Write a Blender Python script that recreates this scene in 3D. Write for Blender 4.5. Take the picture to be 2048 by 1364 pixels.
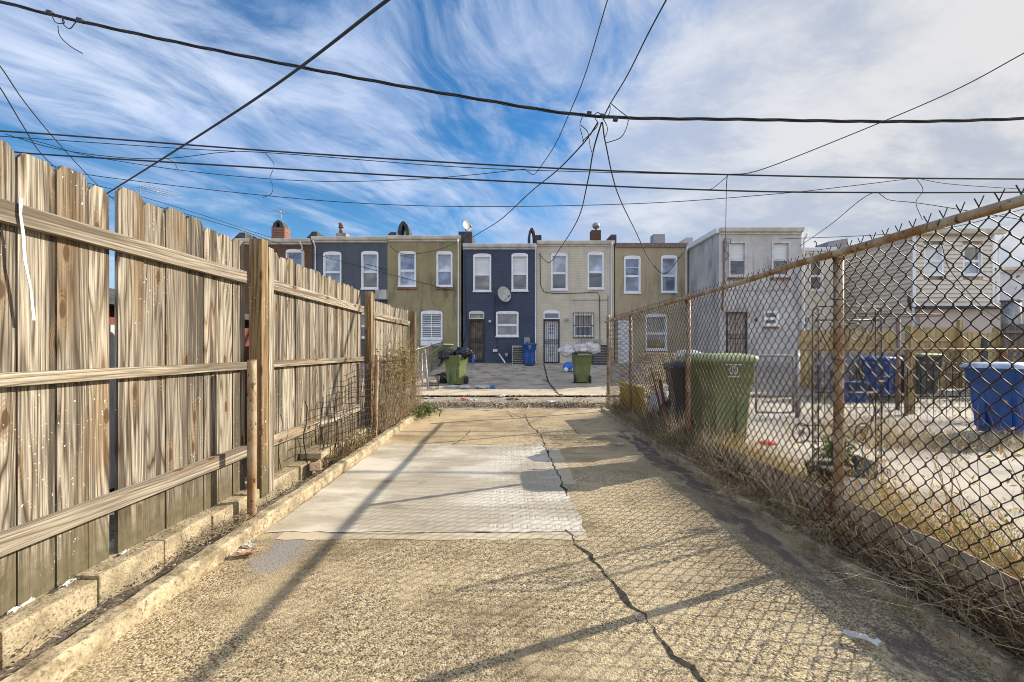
import bpy, bmesh, math, random
from mathutils import Vector, Matrix, Quaternion, noise as mn

R = math.radians
random.seed(7)
sc = bpy.context.scene
for o in list(bpy.data.objects):
    bpy.data.objects.remove(o)

# ------------------------------------------------------------------ camera
H = 1.2            # eye height
F = 910.0          # focal length in photo pixels (2048 wide)
cam_d = bpy.data.cameras.new('camera')
cam_d.sensor_width = 36.0
cam_d.lens = F * 36.0 / 2048.0
cam_d.shift_x = 4 / 2048.0
cam_d.shift_y = 18 / 2048.0
cam_d.clip_start = 0.05
cam_d.clip_end = 2000
cam = bpy.data.objects.new('camera', cam_d)
sc.collection.objects.link(cam)
cam.location = (0, 0, H)
cam.rotation_euler = (R(90), 0, 0)
sc.camera = cam

# ------------------------------------------------------------------ light
SUN_H = Vector((0.908, 0.418))
SUN_EL = 28.0
sun_dir = Vector((SUN_H.x, SUN_H.y, math.tan(R(SUN_EL)))).normalized()
sun_az = math.atan2(SUN_H.x, SUN_H.y)
sd = bpy.data.lights.new('sun', 'SUN')
sd.energy = 5.0
sd.angle = R(0.42)
sd.color = (1.0, 0.91, 0.76)
sun = bpy.data.objects.new('sun', sd)
sc.collection.objects.link(sun)
sun.rotation_euler = (-sun_dir).to_track_quat('-Z', 'Y').to_euler()
sun.location = (20, 10, 20)

sc.view_settings.view_transform = 'Standard'
sc.view_settings.look = 'None'
sc.view_settings.gamma = 1.0
sc.view_settings.exposure = 0.70
sc.render.engine = 'CYCLES'
sc.cycles.filter_width = 1.0

w = bpy.data.worlds.new('World')
sc.world = w
w.use_nodes = True
nt = w.node_tree
nt.nodes.clear()
def N(tree, t, **kw):
    n = tree.nodes.new(t)
    for k, v in kw.items():
        setattr(n, k, v)
    return n
def L(tree, a, b):
    tree.links.new(a, b)
def mth(tree, op, a, b=None, c=None, clamp=False):
    n = tree.nodes.new('ShaderNodeMath'); n.operation = op; n.use_clamp = clamp
    for i, v in enumerate((a, b, c)):
        if v is None: continue
        if isinstance(v, (int, float)): n.inputs[i].default_value = v
        else: tree.links.new(v, n.inputs[i])
    return n.outputs[0]
def sstep(tree, v, a, b, ta=0.0, tb=1.0):
    n = tree.nodes.new('ShaderNodeMapRange'); n.interpolation_type = 'SMOOTHSTEP'
    tree.links.new(v, n.inputs['Value'])
    n.inputs['From Min'].default_value = a; n.inputs['From Max'].default_value = b
    n.inputs['To Min'].default_value = ta; n.inputs['To Max'].default_value = tb
    return n.outputs['Result']
def noise(tree, vec, scale, detail=3, rough=0.5, dist=0.0, dim='3D'):
    n = tree.nodes.new('ShaderNodeTexNoise'); n.noise_dimensions = dim
    if vec is not None: tree.links.new(vec, n.inputs['Vector'])
    n.inputs['Scale'].default_value = scale; n.inputs['Detail'].default_value = detail
    n.inputs['Roughness'].default_value = rough; n.inputs['Distortion'].default_value = dist
    return n.outputs['Fac']
def mapping(tree, vec, loc=(0,0,0), rot=(0,0,0), scale=(1,1,1)):
    n = tree.nodes.new('ShaderNodeMapping')
    tree.links.new(vec, n.inputs['Vector'])
    n.inputs['Location'].default_value = loc; n.inputs['Rotation'].default_value = rot
    n.inputs['Scale'].default_value = scale
    return n.outputs[0]
def mixc(tree, fac, a, b, bt='MIX'):
    n = tree.nodes.new('ShaderNodeMix'); n.data_type = 'RGBA'; n.blend_type = bt
    if isinstance(fac, (int, float)): n.inputs[0].default_value = fac
    else: tree.links.new(fac, n.inputs[0])
    for idx, v in ((6, a), (7, b)):
        if isinstance(v, tuple): n.inputs[idx].default_value = (v[0], v[1], v[2], 1)
        else: tree.links.new(v, n.inputs[idx])
    return n.outputs[2]

sky = N(nt, 'ShaderNodeTexSky', sky_type='NISHITA', sun_disc=False,
        sun_elevation=R(SUN_EL), sun_rotation=sun_az, air_density=1.0, dust_density=0.4, ozone_density=2.5)
hsv = N(nt, 'ShaderNodeHueSaturation'); hsv.inputs['Saturation'].default_value = 1.36
hsv.inputs['Value'].default_value = 0.66
L(nt, sky.outputs[0], hsv.inputs['Color'])
bg1 = N(nt, 'ShaderNodeBackground'); bg1.inputs['Strength'].default_value = 0.15
L(nt, hsv.outputs[0], bg1.inputs['Color'])
tc = N(nt, 'ShaderNodeTexCoord')
sep = N(nt, 'ShaderNodeSeparateXYZ'); L(nt, tc.outputs['Generated'], sep.inputs[0])
zc = mth(nt, 'ADD', mth(nt, 'MAXIMUM', sep.outputs[2], 0.0), 0.22)
px = mth(nt, 'DIVIDE', sep.outputs[0], zc); py = mth(nt, 'DIVIDE', sep.outputs[1], zc)
cb = N(nt, 'ShaderNodeCombineXYZ'); L(nt, px, cb.inputs[0]); L(nt, py, cb.inputs[1])
warp = N(nt, 'ShaderNodeTexNoise'); L(nt, cb.outputs[0], warp.inputs['Vector'])
warp.inputs['Scale'].default_value = 0.9; warp.inputs['Detail'].default_value = 3
wv = N(nt, 'ShaderNodeVectorMath', operation='SCALE'); L(nt, warp.outputs['Color'], wv.inputs[0]); wv.inputs['Scale'].default_value = 0.55
ad = N(nt, 'ShaderNodeVectorMath', operation='ADD'); L(nt, cb.outputs[0], ad.inputs[0]); L(nt, wv.outputs[0], ad.inputs[1])
def tmap(vec, ang, sx, sy, loc=(0, 0, 0)):
    n = nt.nodes.new('ShaderNodeMapping'); n.vector_type = 'TEXTURE'; nt.links.new(vec, n.inputs['Vector'])
    n.inputs['Location'].default_value = loc; n.inputs['Rotation'].default_value = (0, 0, R(ang)); n.inputs['Scale'].default_value = (sx, sy, 1)
    return n.outputs[0]
st1 = noise(nt, tmap(ad.outputs[0], 62, 1.35, 0.5, (0.3, 1.7, 0)), 1.7, 10, 0.64, 0.6)
st2 = noise(nt, mapping(nt, ad.outputs[0], (3.1, .2, 0), (0, 0, R(10)), (0.8, 1.0, 1)), 0.9, 5, 0.55, 0.2)
fine = noise(nt, tmap(ad.outputs[0], 50, 0.9, 0.3), 2.6, 9, 0.66, 0.6)
comb = mth(nt, 'ADD', mth(nt, 'MULTIPLY', st1, 0.46), mth(nt, 'ADD', mth(nt, 'MULTIPLY', st2, 0.55), mth(nt, 'MULTIPLY', fine, 0.14)))
# more veil towards the right (sunward) half of the sky
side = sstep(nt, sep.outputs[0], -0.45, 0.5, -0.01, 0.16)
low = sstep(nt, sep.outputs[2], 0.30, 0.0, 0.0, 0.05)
cf = mth(nt, 'ADD', mth(nt, 'ADD', comb, sstep(nt, sep.outputs[1], 0.1, -0.6, 0.0, 0.14)), mth(nt, 'ADD', side, low))  # includes extra cloud cover added behind the camera, out of view, for fill
cfac = sstep(nt, cf, 0.50, 0.69, 0.0, 0.96)
glow = sstep(nt, sep.outputs[0], -0.3, 0.75, 0.0, 1.0)
tone = sstep(nt, noise(nt, mapping(nt, ad.outputs[0], (7, 2, 0), (0, 0, R(20)), (0.9, 1.2, 1)), 1.6, 8, 0.62), 0.40, 0.60, 0.0, 1.0)
cc1 = mixc(nt, glow, (0.56, 0.64, 0.80), (0.62, 0.61, 0.60))
cc2 = mixc(nt, glow, (0.34, 0.45, 0.68), (0.40, 0.43, 0.49))
ccol = mixc(nt, tone, cc2, cc1)
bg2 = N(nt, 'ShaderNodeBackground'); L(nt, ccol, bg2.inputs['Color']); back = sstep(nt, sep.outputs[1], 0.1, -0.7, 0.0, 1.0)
L(nt, mth(nt, 'ADD', mth(nt, 'MULTIPLY', back, 0.5), 0.80), bg2.inputs['Strength'])  # unseen clouds behind the camera boosted: added fill light on the house fronts
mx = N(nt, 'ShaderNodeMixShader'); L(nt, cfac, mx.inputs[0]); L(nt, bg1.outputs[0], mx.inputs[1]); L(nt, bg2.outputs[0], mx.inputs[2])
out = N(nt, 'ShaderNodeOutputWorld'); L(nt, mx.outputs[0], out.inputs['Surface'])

# ------------------------------------------------------------------ materials
MATS = {}
def new_mat(name):
    m = bpy.data.materials.new(name); m.use_nodes = True
    t = m.node_tree
    b = t.nodes['Principled BSDF']
    MATS[name] = m
    return m, t, b
def setb(t, b, col=None, rough=None, metal=None, bump=None, bdist=0.01, bstr=0.5, spec=None):
    def si(nm, v):
        if v is None: return
        if isinstance(v, (int, float)): b.inputs[nm].default_value = v
        elif isinstance(v, tuple): b.inputs[nm].default_value = (v[0], v[1], v[2], 1)
        else: t.links.new(v, b.inputs[nm])
    si('Base Color', col); si('Roughness', rough); si('Metallic', metal)
    if spec is not None: b.inputs['Specular IOR Level'].default_value = spec
    if bump is not None:
        n = t.nodes.new('ShaderNodeBump'); n.inputs['Distance'].default_value = bdist; n.inputs['Strength'].default_value = bstr
        t.links.new(bump, n.inputs['Height']); t.links.new(n.outputs[0], b.inputs['Normal'])
def mat(name, c1, c2=None, scale=8, rough=0.7, bump=0.3, bdist=0.004, metal=0.0, stretch=(1,1,1), lo=0.35, hi=0.65, c3=None, s3=40, w3=(.55,.7), spec=None, detail=5):
    m, t, b = new_mat(name)
    c2 = c2 or tuple(x * 0.7 for x in c1)
    co = t.nodes.new('ShaderNodeTexCoord').outputs['Object']
    v = mapping(t, co, scale=stretch)
    n1 = noise(t, v, scale, detail, 0.6)
    col = mixc(t, sstep(t, n1, lo, hi), c2, c1)
    if c3:
        n3 = noise(t, v, s3, 4, 0.6)
        col = mixc(t, sstep(t, n3, w3[0], w3[1]), col, c3)
    setb(t, b, col, rough, metal, noise(t, v, scale * 4, 4, 0.6) if bump else None, bdist, bump, spec)
    return m

# --- concrete with exposed pebbles (driveway)
m, t, b = new_mat('aggregate')
co = t.nodes.new('ShaderNodeTexCoord').outputs['Object']
sp = t.nodes.new('ShaderNodeSeparateXYZ'); t.links.new(co, sp.inputs[0])
g1 = noise(t, co, 150, 3, 0.7); g2 = noise(t, co, 62, 3, 0.65)
big = noise(t, co, 0.9, 5, 0.6); mid = noise(t, co, 4.5, 5, 0.6)
vor = t.nodes.new('ShaderNodeTexVoronoi'); vor.inputs['Scale'].default_value = 125; t.links.new(co, vor.inputs['Vector'])
c = mixc(t, sstep(t, g1, 0.36, 0.6), (0.15, 0.11, 0.06), (0.54, 0.43, 0.255))
c = mixc(t, sstep(t, g2, 0.56, 0.7, 0, .75), c, (0.11, 0.085, 0.055))
vs = t.nodes.new('ShaderNodeSeparateColor'); t.links.new(vor.outputs['Color'], vs.inputs[0])
c = mixc(t, sstep(t, vs.outputs[0], 0.76, 0.82, 0, .75), c, (0.64, 0.55, 0.39))
c = mixc(t, sstep(t, vs.outputs[1], 0.76, 0.82, 0, .8), c, (0.07, 0.055, 0.04))
# smoother worn far part
far = sstep(t, mth(t, 'ADD', sp.outputs[1], mth(t, 'MULTIPLY', mid, 1.2)), 5.0, 6.0)
cfar = mixc(t, sstep(t, mid, 0.3, 0.7), (0.40, 0.30, 0.175), (0.56, 0.43, 0.26))
cfar = mixc(t, sstep(t, g2, 0.5, 0.75, 0, .45), cfar, (0.2, 0.15, 0.1))
c = mixc(t, mth(t, 'MULTIPLY', far, 0.85), c, cfar)
c = mixc(t, sstep(t, mth(t, 'ADD', mth(t, 'MULTIPLY', big, .7), mth(t, 'MULTIPLY', mid, .3)), 0.44, 0.60, 0, .62), c, (0.17, 0.125, 0.072))
worn = noise(t, mapping(t, co, (5, 5, 0)), 1.7, 6, 0.62)
c = mixc(t, sstep(t, worn, 0.5, 0.66, 0, .45), c, (0.52, 0.42, 0.26))
# tar stain beside the right kerb
xw = mth(t, 'ADD', sp.outputs[0], mth(t, 'MULTIPLY', mth(t, 'SUBTRACT', noise(t, mapping(t, co, scale=(1.2, .9, 1)), 1.6, 5, 0.6), 0.5), 0.55))
band = mth(t, 'MULTIPLY', sstep(t, xw, 1.54, 1.57), sstep(t, xw, 1.80, 1.76))
band = mth(t, 'MULTIPLY', band, sstep(t, sp.outputs[1], 7.2, 6.6))
tar = mixc(t, sstep(t, g1, 0.35, 0.68), (0.10, 0.078, 0.066), (0.20, 0.155, 0.125))
band = mth(t, 'MULTIPLY', band, sstep(t, noise(t, mapping(t, co, (3, 1, 0), scale=(2.2, .8, 1)), 2.3, 6, 0.65, .4), .40, .52, .0, .95))
c = mixc(t, band, c, tar)
# grey splash by the left kerb
dx = mth(t, 'SUBTRACT', sp.outputs[0], -1.36); dy = mth(t, 'SUBTRACT', sp.outputs[1], 2.75)
dd = mth(t, 'SQRT', mth(t, 'ADD', mth(t, 'MULTIPLY', mth(t, 'MULTIPLY', dx, dx), 6.0), mth(t, 'MULTIPLY', mth(t, 'MULTIPLY', dy, dy), 2.2)))
c = mixc(t, sstep(t, mth(t, 'ADD', dd, mth(t, 'ADD', mth(t, 'MULTIPLY', mid, .9), mth(t, 'MULTIPLY', g2, .5))), 1.25, 0.85, 0, .75), c, (0.24, 0.235, 0.235))
setb(t, b, c, 0.9, 0, mth(t, 'ADD', g1, mth(t, 'MULTIPLY', vor.outputs['Distance'], -0.8)), 0.005, 0.6, spec=0.2)

# --- repaired slab: broomed pale cement
m, t, b = new_mat('patch_cement')
co = t.nodes.new('ShaderNodeTexCoord').outputs['Object']
sp = t.nodes.new('ShaderNodeSeparateXYZ'); t.links.new(co, sp.inputs[0])
strk = noise(t, mapping(t, co, scale=(0.8, 2.6, 1)), 2.6, 8, 0.7, .3)
fin = noise(t, mapping(t, co, scale=(3, 60, 1)), 3.0, 4, 0.6)
blo = noise(t, mapping(t, co, (2, 4, 0), scale=(0.8, 1.1, 1)), 1.25, 4, 0.5)
c = mixc(t, sstep(t, strk, 0.3, 0.72), (0.36, 0.315, 0.24), (0.46, 0.41, 0.325))
c = mixc(t, sstep(t, mth(t, 'ADD', blo, mth(t, 'MULTIPLY', strk, .22)), 0.56, 0.72, 0, .85), c, (0.62, 0.575, 0.49))
c = mixc(t, sstep(t, mth(t, 'ADD', blo, mth(t, 'MULTIPLY', strk, .3)), 0.56, 0.48, 0, .75), c, (0.255, 0.215, 0.15))
c = mixc(t, sstep(t, fin, 0.42, 0.7, 0, .16), c, (0.22, 0.19, 0.15))
c = mixc(t, sstep(t, noise(t, co, 130, 2, .6), .6, .72, 0, .5), c, (.16, .14, .1))
gx = mth(t, 'ADD', sp.outputs[0], mth(t, 'MULTIPLY', strk, .05))
tr1 = mth(t, 'MULTIPLY', mth(t, 'SINE', mth(t, 'MULTIPLY', sp.outputs[0], 150)), mth(t, 'SINE', mth(t, 'MULTIPLY', gx, 41)))
tb = mth(t, 'MODULO', mth(t, 'ADD', sp.outputs[1], mth(t, 'MULTIPLY', sp.outputs[0], 0.10)), 0.19)
tbm = mth(t, 'MULTIPLY', sstep(t, tb, 0.02, 0.05), sstep(t, tb, 0.13, 0.09))
right = mth(t, 'MULTIPLY', sstep(t, mth(t, 'ADD', sp.outputs[0], blo), 0.1, 0.55), 1.0)
tread = mth(t, 'MULTIPLY', mth(t, 'MULTIPLY', sstep(t, tr1, 0.1, 0.5), tbm), right)
c = mixc(t, mth(t, 'MULTIPLY', tread, .10), c, (0.2, 0.18, 0.15))
setb(t, b, c, 0.85, 0, mth(t, 'SUBTRACT', mth(t, 'ADD', fin, strk), mth(t, 'MULTIPLY', mth(t, 'MULTIPLY', tread, sstep(t, fin, .35, .6)), .9)), 0.006, 0.6, spec=0.25)

# --- weathered boards (UV: u across the board in m, v along it)
def wood(name, pale, tan, dark, moss=True, fresh=0.0, contour=11.0):
    m, t, b = new_mat(name)
    tcn = t.nodes.new('ShaderNodeTexCoord')
    uv = tcn.outputs['UV']; oc = tcn.outputs['Object']
    so = t.nodes.new('ShaderNodeSeparateXYZ'); t.links.new(oc, so.inputs[0])
    su = t.nodes.new('ShaderNodeSeparateXYZ'); t.links.new(uv, su.inputs[0])
    n1 = noise(t, mapping(t, uv, scale=(6.5, 0.42, 1)), 1.0, 2.2, 0.45, 0.25)
    ring = mth(t, 'FRACT', mth(t, 'ADD', mth(t, 'MULTIPLY', n1, contour), mth(t, 'MULTIPLY', su.outputs[0], 38.0)))
    ring = mth(t, 'ABSOLUTE', mth(t, 'SUBTRACT', ring, 0.5))
    fibre = noise(t, mapping(t, uv, scale=(150, 3.5, 1)), 1.0, 4, 0.6)
    streak = noise(t, mapping(t, uv, (1, 5, 0), scale=(13, 0.45, 1)), 1.0, 4, 0.62, 0.12)
    patchn = noise(t, mapping(t, uv, (4, 2, 0), scale=(3, .7, 1)), 1.0, 3, 0.5)
    rm = noise(t, mapping(t, uv, (9, 3, 0), scale=(9, 1.3, 1)), 1.0, 3, 0.6)
    c = mixc(t, mth(t, 'MULTIPLY', sstep(t, ring, 0.34, 0.05), sstep(t, rm, .3, .6, .45, 1)), pale, tan)
    c = mixc(t, mth(t, 'MULTIPLY', sstep(t, ring, 0.12, 0.0), sstep(t, rm, .34, .6, .2, .95)), c, dark)
    streak2 = noise(t, mapping(t, uv, (5, 1, 0), scale=(38, 0.7, 1)), 1.0, 5, 0.62, 0.05)
    c = mixc(t, sstep(t, streak, 0.48, 0.60, 0, .85), c, tuple(x * 1.3 for x in dark))
    c = mixc(t, sstep(t, streak2, 0.52, 0.66, 0, .55), c, tuple(x * 1.3 for x in dark))
    c = mixc(t, sstep(t, patchn, 0.54, 0.70, 0, .55), c, (0.235, 0.14, 0.06))
    bt = noise(t, mapping(t, uv, (2, 8, 0), scale=(.31, .06, 1)), 1.0, 1, 0.5)
    c = mixc(t, sstep(t, bt, .42, .60, 0, .38), c, dark)
    c = mixc(t, sstep(t, fibre, 0.34, 0.62, .65, 0), c, dark)
    # knots
    vo = t.nodes.new('ShaderNodeTexVoronoi'); vo.voronoi_dimensions = '2D'; vo.inputs['Scale'].default_value = 1.0
    t.links.new(mapping(t, uv, (0, .3, 0), scale=(6.5, 2.4, 1)), vo.inputs['Vector'])
    vc = t.nodes.new('ShaderNodeSeparateColor'); t.links.new(vo.outputs['Color'], vc.inputs[0])
    kn = mth(t, 'MULTIPLY', sstep(t, vo.outputs['Distance'], 0.12, 0.07), sstep(t, vc.outputs[0], 0.62, 0.63))
    kr = mth(t, 'ABSOLUTE', mth(t, 'SINE', mth(t, 'MULTIPLY', vo.outputs['Distance'], 62.0)))
    kn2 = mth(t, 'MULTIPLY', mth(t, 'MULTIPLY', sstep(t, vo.outputs['Distance'], 0.34, 0.12, 0, .65), sstep(t, kr, .2, .9)), sstep(t, vc.outputs[0], 0.62, 0.63))
    c = mixc(t, kn2, c, (0.2, 0.13, 0.07)); c = mixc(t, mth(t, 'MULTIPLY', kn, .9), c, (0.075, 0.045, 0.025))
    if moss:
        mo = noise(t, oc, 9, 4, 0.6)
        zz = mth(t, 'SUBTRACT', so.outputs[2], mth(t, 'MULTIPLY', mo, 0.42))
        c = mixc(t, sstep(t, zz, 0.16, -0.16, 0, .92), c, mixc(t, noise(t, oc, 22, 3, .6), (0.05, 0.047, 0.025), (0.17, 0.14, 0.085)))
        sp_ = noise(t, oc, 75, 2, .5)
        pl = mth(t, 'MULTIPLY', sstep(t, sp_, .68, .72), sstep(t, noise(t, oc, 2.2, 2, .5), .5, .62))
        c = mixc(t, mth(t, 'MULTIPLY', pl, .8), c, (0.7, 0.68, 0.62))
    setb(t, b, c, 0.85, 0, mth(t, 'ADD', mth(t, 'MULTIPLY', ring, .9), fibre), 0.0035, 0.8, spec=0.2)
    return m
wood('weathered_wood', (0.47, 0.42, 0.335), (0.22, 0.17, 0.115), (0.04, 0.031, 0.023), contour=15.0)
wood('post_wood', (0.40, 0.29, 0.165), (0.27, 0.17, 0.08), (0.09, 0.055, 0.025), contour=10)
wood('rail_wood', (0.50, 0.45, 0.36), (0.33, 0.27, 0.195), (0.09, 0.07, 0.05), moss=False, contour=9)
wood('pine_wood', (0.62, 0.50, 0.26), (0.52, 0.40, 0.18), (0.30, 0.21, 0.09), moss=False, contour=8)
wood('grey_wood', (0.25, 0.22, 0.2), (0.17, 0.15, 0.13), (0.06, 0.05, 0.045), moss=False)

def brickmat(name, c1, c2, mortar, bump=0.5, chips=None):
    m, t, b = new_mat(name)
    co = t.nodes.new('ShaderNodeTexCoord').outputs['Object']
    s_ = t.nodes.new('ShaderNodeSeparateXYZ'); t.links.new(co, s_.inputs[0])
    cbn = t.nodes.new('ShaderNodeCombineXYZ')
    t.links.new(mth(t, 'ADD', s_.outputs[0], s_.outputs[1]), cbn.inputs[0]); t.links.new(s_.outputs[2], cbn.inputs[1])
    br = t.nodes.new('ShaderNodeTexBrick'); t.links.new(cbn.outputs[0], br.inputs['Vector'])
    br.inputs['Scale'].default_value = 1; br.inputs['Brick Width'].default_value = 0.215; br.inputs['Row Height'].default_value = 0.078
    br.inputs['Mortar Size'].default_value = 0.008; br.inputs['Bias'].default_value = 0
    br.inputs['Color1'].default_value = (*c1, 1); br.inputs['Color2'].default_value = (*c2, 1); br.inputs['Mortar'].default_value = (*mortar, 1)
    n1 = noise(t, co, 1.1, 5, 0.6)
    c = mixc(t, sstep(t, n1, 0.35, 0.75, 0, .45), br.outputs['Color'], tuple(x * .5 for x in c1))
    drip = noise(t, mapping(t, co, (1, 1, 2), scale=(6, 6, .4)), 1.0, 6, .65)
    c = mixc(t, sstep(t, drip, .55, .72, 0, .35), c, tuple(x * .45 for x in c1))
    if chips:
        nn = noise(t, mapping(t, co, scale=(1, 1, 3)), 7, 4, .7)
        zz = mth(t, 'MULTIPLY', sstep(t, nn, .66, .7), sstep(t, noise(t, co, .7, 2, .5), .45, .6))
        c = mixc(t, mth(t, 'MULTIPLY', zz, .8), c, chips)
    setb(t, b, c, 0.8, 0, br.outputs['Fac'], 0.012, -bump, spec=.3)
    return m
brickmat('brick_navy', (0.062, 0.076, 0.112), (0.072, 0.086, 0.122), (0.042, 0.052, 0.08))
brickmat('brick_cream', (0.60, 0.52, 0.40), (0.64, 0.56, 0.43), (0.47, 0.405, 0.30), chips=(0.12, 0.09, 0.07))
brickmat('brick_slate', (0.095, 0.105, 0.13), (0.105, 0.115, 0.14), (0.075, 0.082, 0.10))
brickmat('brick_brown', (0.17, 0.085, 0.045), (0.12, 0.06, 0.035), (0.1, 0.07, 0.05))
brickmat('brick_red', (0.26, 0.09, 0.055), (0.17, 0.06, 0.04), (0.3, 0.26, 0.2))

def stucco(name, c1, c2, stain):
    m, t, b = new_mat(name)
    co = t.nodes.new('ShaderNodeTexCoord').outputs['Object']
    s_ = t.nodes.new('ShaderNodeSeparateXYZ'); t.links.new(co, s_.inputs[0])
    c = mixc(t, sstep(t, noise(t, co, 1.2, 5, .6), .35, .65), c1, c2)
    c = mixc(t, sstep(t, noise(t, mapping(t, co, (3, 0, 1), scale=(1.5, 1.5, .45)), 1.3, 6, .65), .50, .68, 0, .8), c, stain)
    drip = noise(t, mapping(t, co, (1, 1, 2), scale=(5, 5, .35)), 1.0, 6, .65)
    c = mixc(t, sstep(t, drip, .55, .72, 0, .5), c, stain)
    low_ = mth(t, 'SUBTRACT', s_.outputs[2], mth(t, 'MULTIPLY', noise(t, co, 3, 4, .6), 1.5))
    c = mixc(t, sstep(t, low_, .1, -.6, 0, .55), c, stain)
    setb(t, b, c, .9, 0, noise(t, co, 60, 4, .6), .004, .4, spec=.2)
stucco('stucco_olive', (0.27, 0.225, 0.12), (0.33, 0.275, 0.15), (0.10, 0.095, 0.06))
stucco('stucco_tan', (0.37, 0.295, 0.19), (0.42, 0.335, 0.215), (0.19, 0.145, 0.09))
stucco('stucco_grey', (0.43, 0.41, 0.38), (0.54, 0.51, 0.47), (0.22, 0.215, 0.225))
stucco('stucco_ivory', (0.62, 0.55, 0.42), (0.66, 0.59, 0.46), (0.45, 0.4, 0.32))
stucco('stucco_pink', (0.46, 0.39, 0.33), (0.5, 0.43, 0.36), (0.32, 0.27, 0.23))
mat('siding', (0.68, 0.61, 0.50), (0.60, 0.53, 0.43), 1.0, .55, .1, .001)
mat('white_paint', (0.80, 0.80, 0.80), (0.68, 0.68, 0.67), 3, .5, .1, .001)
mat('dusty_white', (0.62, 0.60, 0.56), (0.45, 0.43, 0.40), 3, .6, .1, .001)
mat('gutter_cream', (0.66, 0.62, 0.53), (0.48, 0.44, 0.36), 2, .5, .1, .001)
mat('roof_tar', (0.035, 0.034, 0.036), (0.08, 0.078, 0.075), 5, .9, .4, .01)
mat('blind', (0.70, 0.70, 0.68), (0.6, 0.6, 0.58), 2, .6, 0, stretch=(.3, .3, 20))
mat('curtain', (0.42, 0.38, 0.31), (0.25, 0.22, 0.18), 3, .8, .2, .01, stretch=(6, 6, .6))
mat('black_iron', (0.018, 0.017, 0.016), (0.05, 0.03, 0.02), 30, .5, .2, .001, metal=.4)
mat('galv', (0.38, 0.38, 0.37), (0.22, 0.20, 0.18), 20, .5, .2, .001, metal=.6)
mat('rusty_pipe', (0.45, 0.37, 0.25), (0.27, 0.13, 0.045), 9, .65, .4, .002, metal=.35, stretch=(1, 1, .5), c3=(0.05, 0.035, 0.025), s3=35, w3=(.56, .68))
mat('rust', (0.23, 0.085, 0.03), (0.08, 0.035, 0.02), 12, .8, .5, .002, metal=.2)
mat('mesh_wire', (0.065, 0.043, 0.03), (0.03, 0.023, 0.019), 40, .6, 0, metal=.5)
mat('mesh_wire_galv', (0.2, 0.19, 0.17), (0.12, 0.10, 0.08), 40, .6, 0, metal=.5)
mat('cable', (0.016, 0.016, 0.018), (0.03, 0.03, 0.032), 10, .6, 0)
mat('cart_green', (0.145, 0.175, 0.06), (0.11, 0.14, 0.047), 4, .45, .15, .001, c3=(.2, .22, .12), s3=7, w3=(.6, .8))
mat('lid_green', (0.26, 0.32, 0.15), (0.19, 0.25, 0.10), 4, .45, .15, .001)
mat('cart_blue', (0.02, 0.085, 0.29), (0.015, 0.055, 0.2), 4, .4, .1, .001)
mat('lid_bluewhite', (0.55, 0.60, 0.68), (0.3, 0.38, 0.52), 4, .35, .1, .001)
mat('rubber', (0.02, 0.02, 0.02), (0.035, 0.033, 0.03), 20, .8, .2)
mat('cart_black', (0.03, 0.03, 0.032), (0.05, 0.05, 0.05), 6, .5, .1, .001)
mat('bag_black', (0.012, 0.012, 0.015), (0.02, 0.02, 0.024), 6, .22, .6, .02)
m = mat('bag_white', (0.80, 0.81, 0.86), (0.66, 0.58, 0.54), 5, .3, .6, .02)
m.node_tree.nodes['Principled BSDF'].inputs['Transmission Weight'].default_value = 0.25
mat('concrete_curb', (0.47, 0.385, 0.25), (0.20, 0.155, 0.09), 9, .9, .9, .012, c3=(.12, .10, .06), s3=60, w3=(.48, .72), lo=.3, hi=.62, detail=9)
mat('block', (0.44, 0.36, 0.235), (0.22, 0.175, 0.105), 8, .9, 1, .012, c3=(.13, .105, .07), s3=95, w3=(.48, .7), lo=.3, hi=.65, detail=9)
mat('dirt', (0.20, 0.165, 0.12), (0.085, 0.07, 0.052), 22, .95, 1, .02, c3=(.42, .38, .3), s3=70, w3=(.62, .68))
mat('alley', (0.37, 0.31, 0.225), (0.24, 0.205, 0.15), 1.5, .9, .5, .004, c3=(.13, .115, .09), s3=9, w3=(.56, .72))
mat('pad', (0.49, 0.41, 0.31), (0.32, 0.265, 0.20), 1.2, .85, .4, .003, c3=(.09, .078, .062), s3=2.6, w3=(.54, .70), detail=8)
mat('pad_pale', (0.52, 0.44, 0.31), (0.40, 0.33, 0.23), 1.6, .9, .4, .003)
mat('yard_concrete', (0.41, 0.36, 0.28), (0.28, 0.25, 0.205), 1.1, .85, .5, .004, c3=(.20, .18, .155), s3=1.7, w3=(.5, .66), detail=9)
mat('crack', (0.018, 0.014, 0.01), (0.04, 0.03, 0.02), 40, 1, 0)
mat('ground', (0.26, 0.22, 0.16), (0.17, 0.14, 0.1), 2, .95, .4)
mat('slab_grey', (0.27, 0.255, 0.235), (0.2, 0.185, 0.17), 8, .8, .3, .003)
mat('twig', (0.20, 0.135, 0.08), (0.11, 0.075, 0.05), 30, .9, 0)
mat('pale_twig', (0.36, 0.28, 0.18), (0.22, 0.16, 0.1), 30, .9, 0)
mat('white_trash', (0.60, 0.585, 0.55), (0.42, 0.40, 0.36), 12, .6, .5, .01)
mat('orange_trash', (0.42, 0.13, 0.03), (0.42, 0.36, 0.28), 12, .5, .3, .01)
mat('red_plastic', (0.60, 0.02, 0.02), (0.4, 0.02, 0.02), 6, .4, 0)
mat('blue_plastic', (0.02, 0.16, 0.55), (0.02, 0.1, 0.4), 6, .4, 0)
mat('yellow_board', (0.62, 0.42, 0.03), (0.5, 0.32, 0.03), 6, .5, .1)
mat('dish', (0.52, 0.50, 0.47), (0.42, 0.40, 0.38), 6, .5, 0)
mat('ac_metal', (0.40, 0.36, 0.30), (0.28, 0.25, 0.2), 6, .6, .1)
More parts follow.
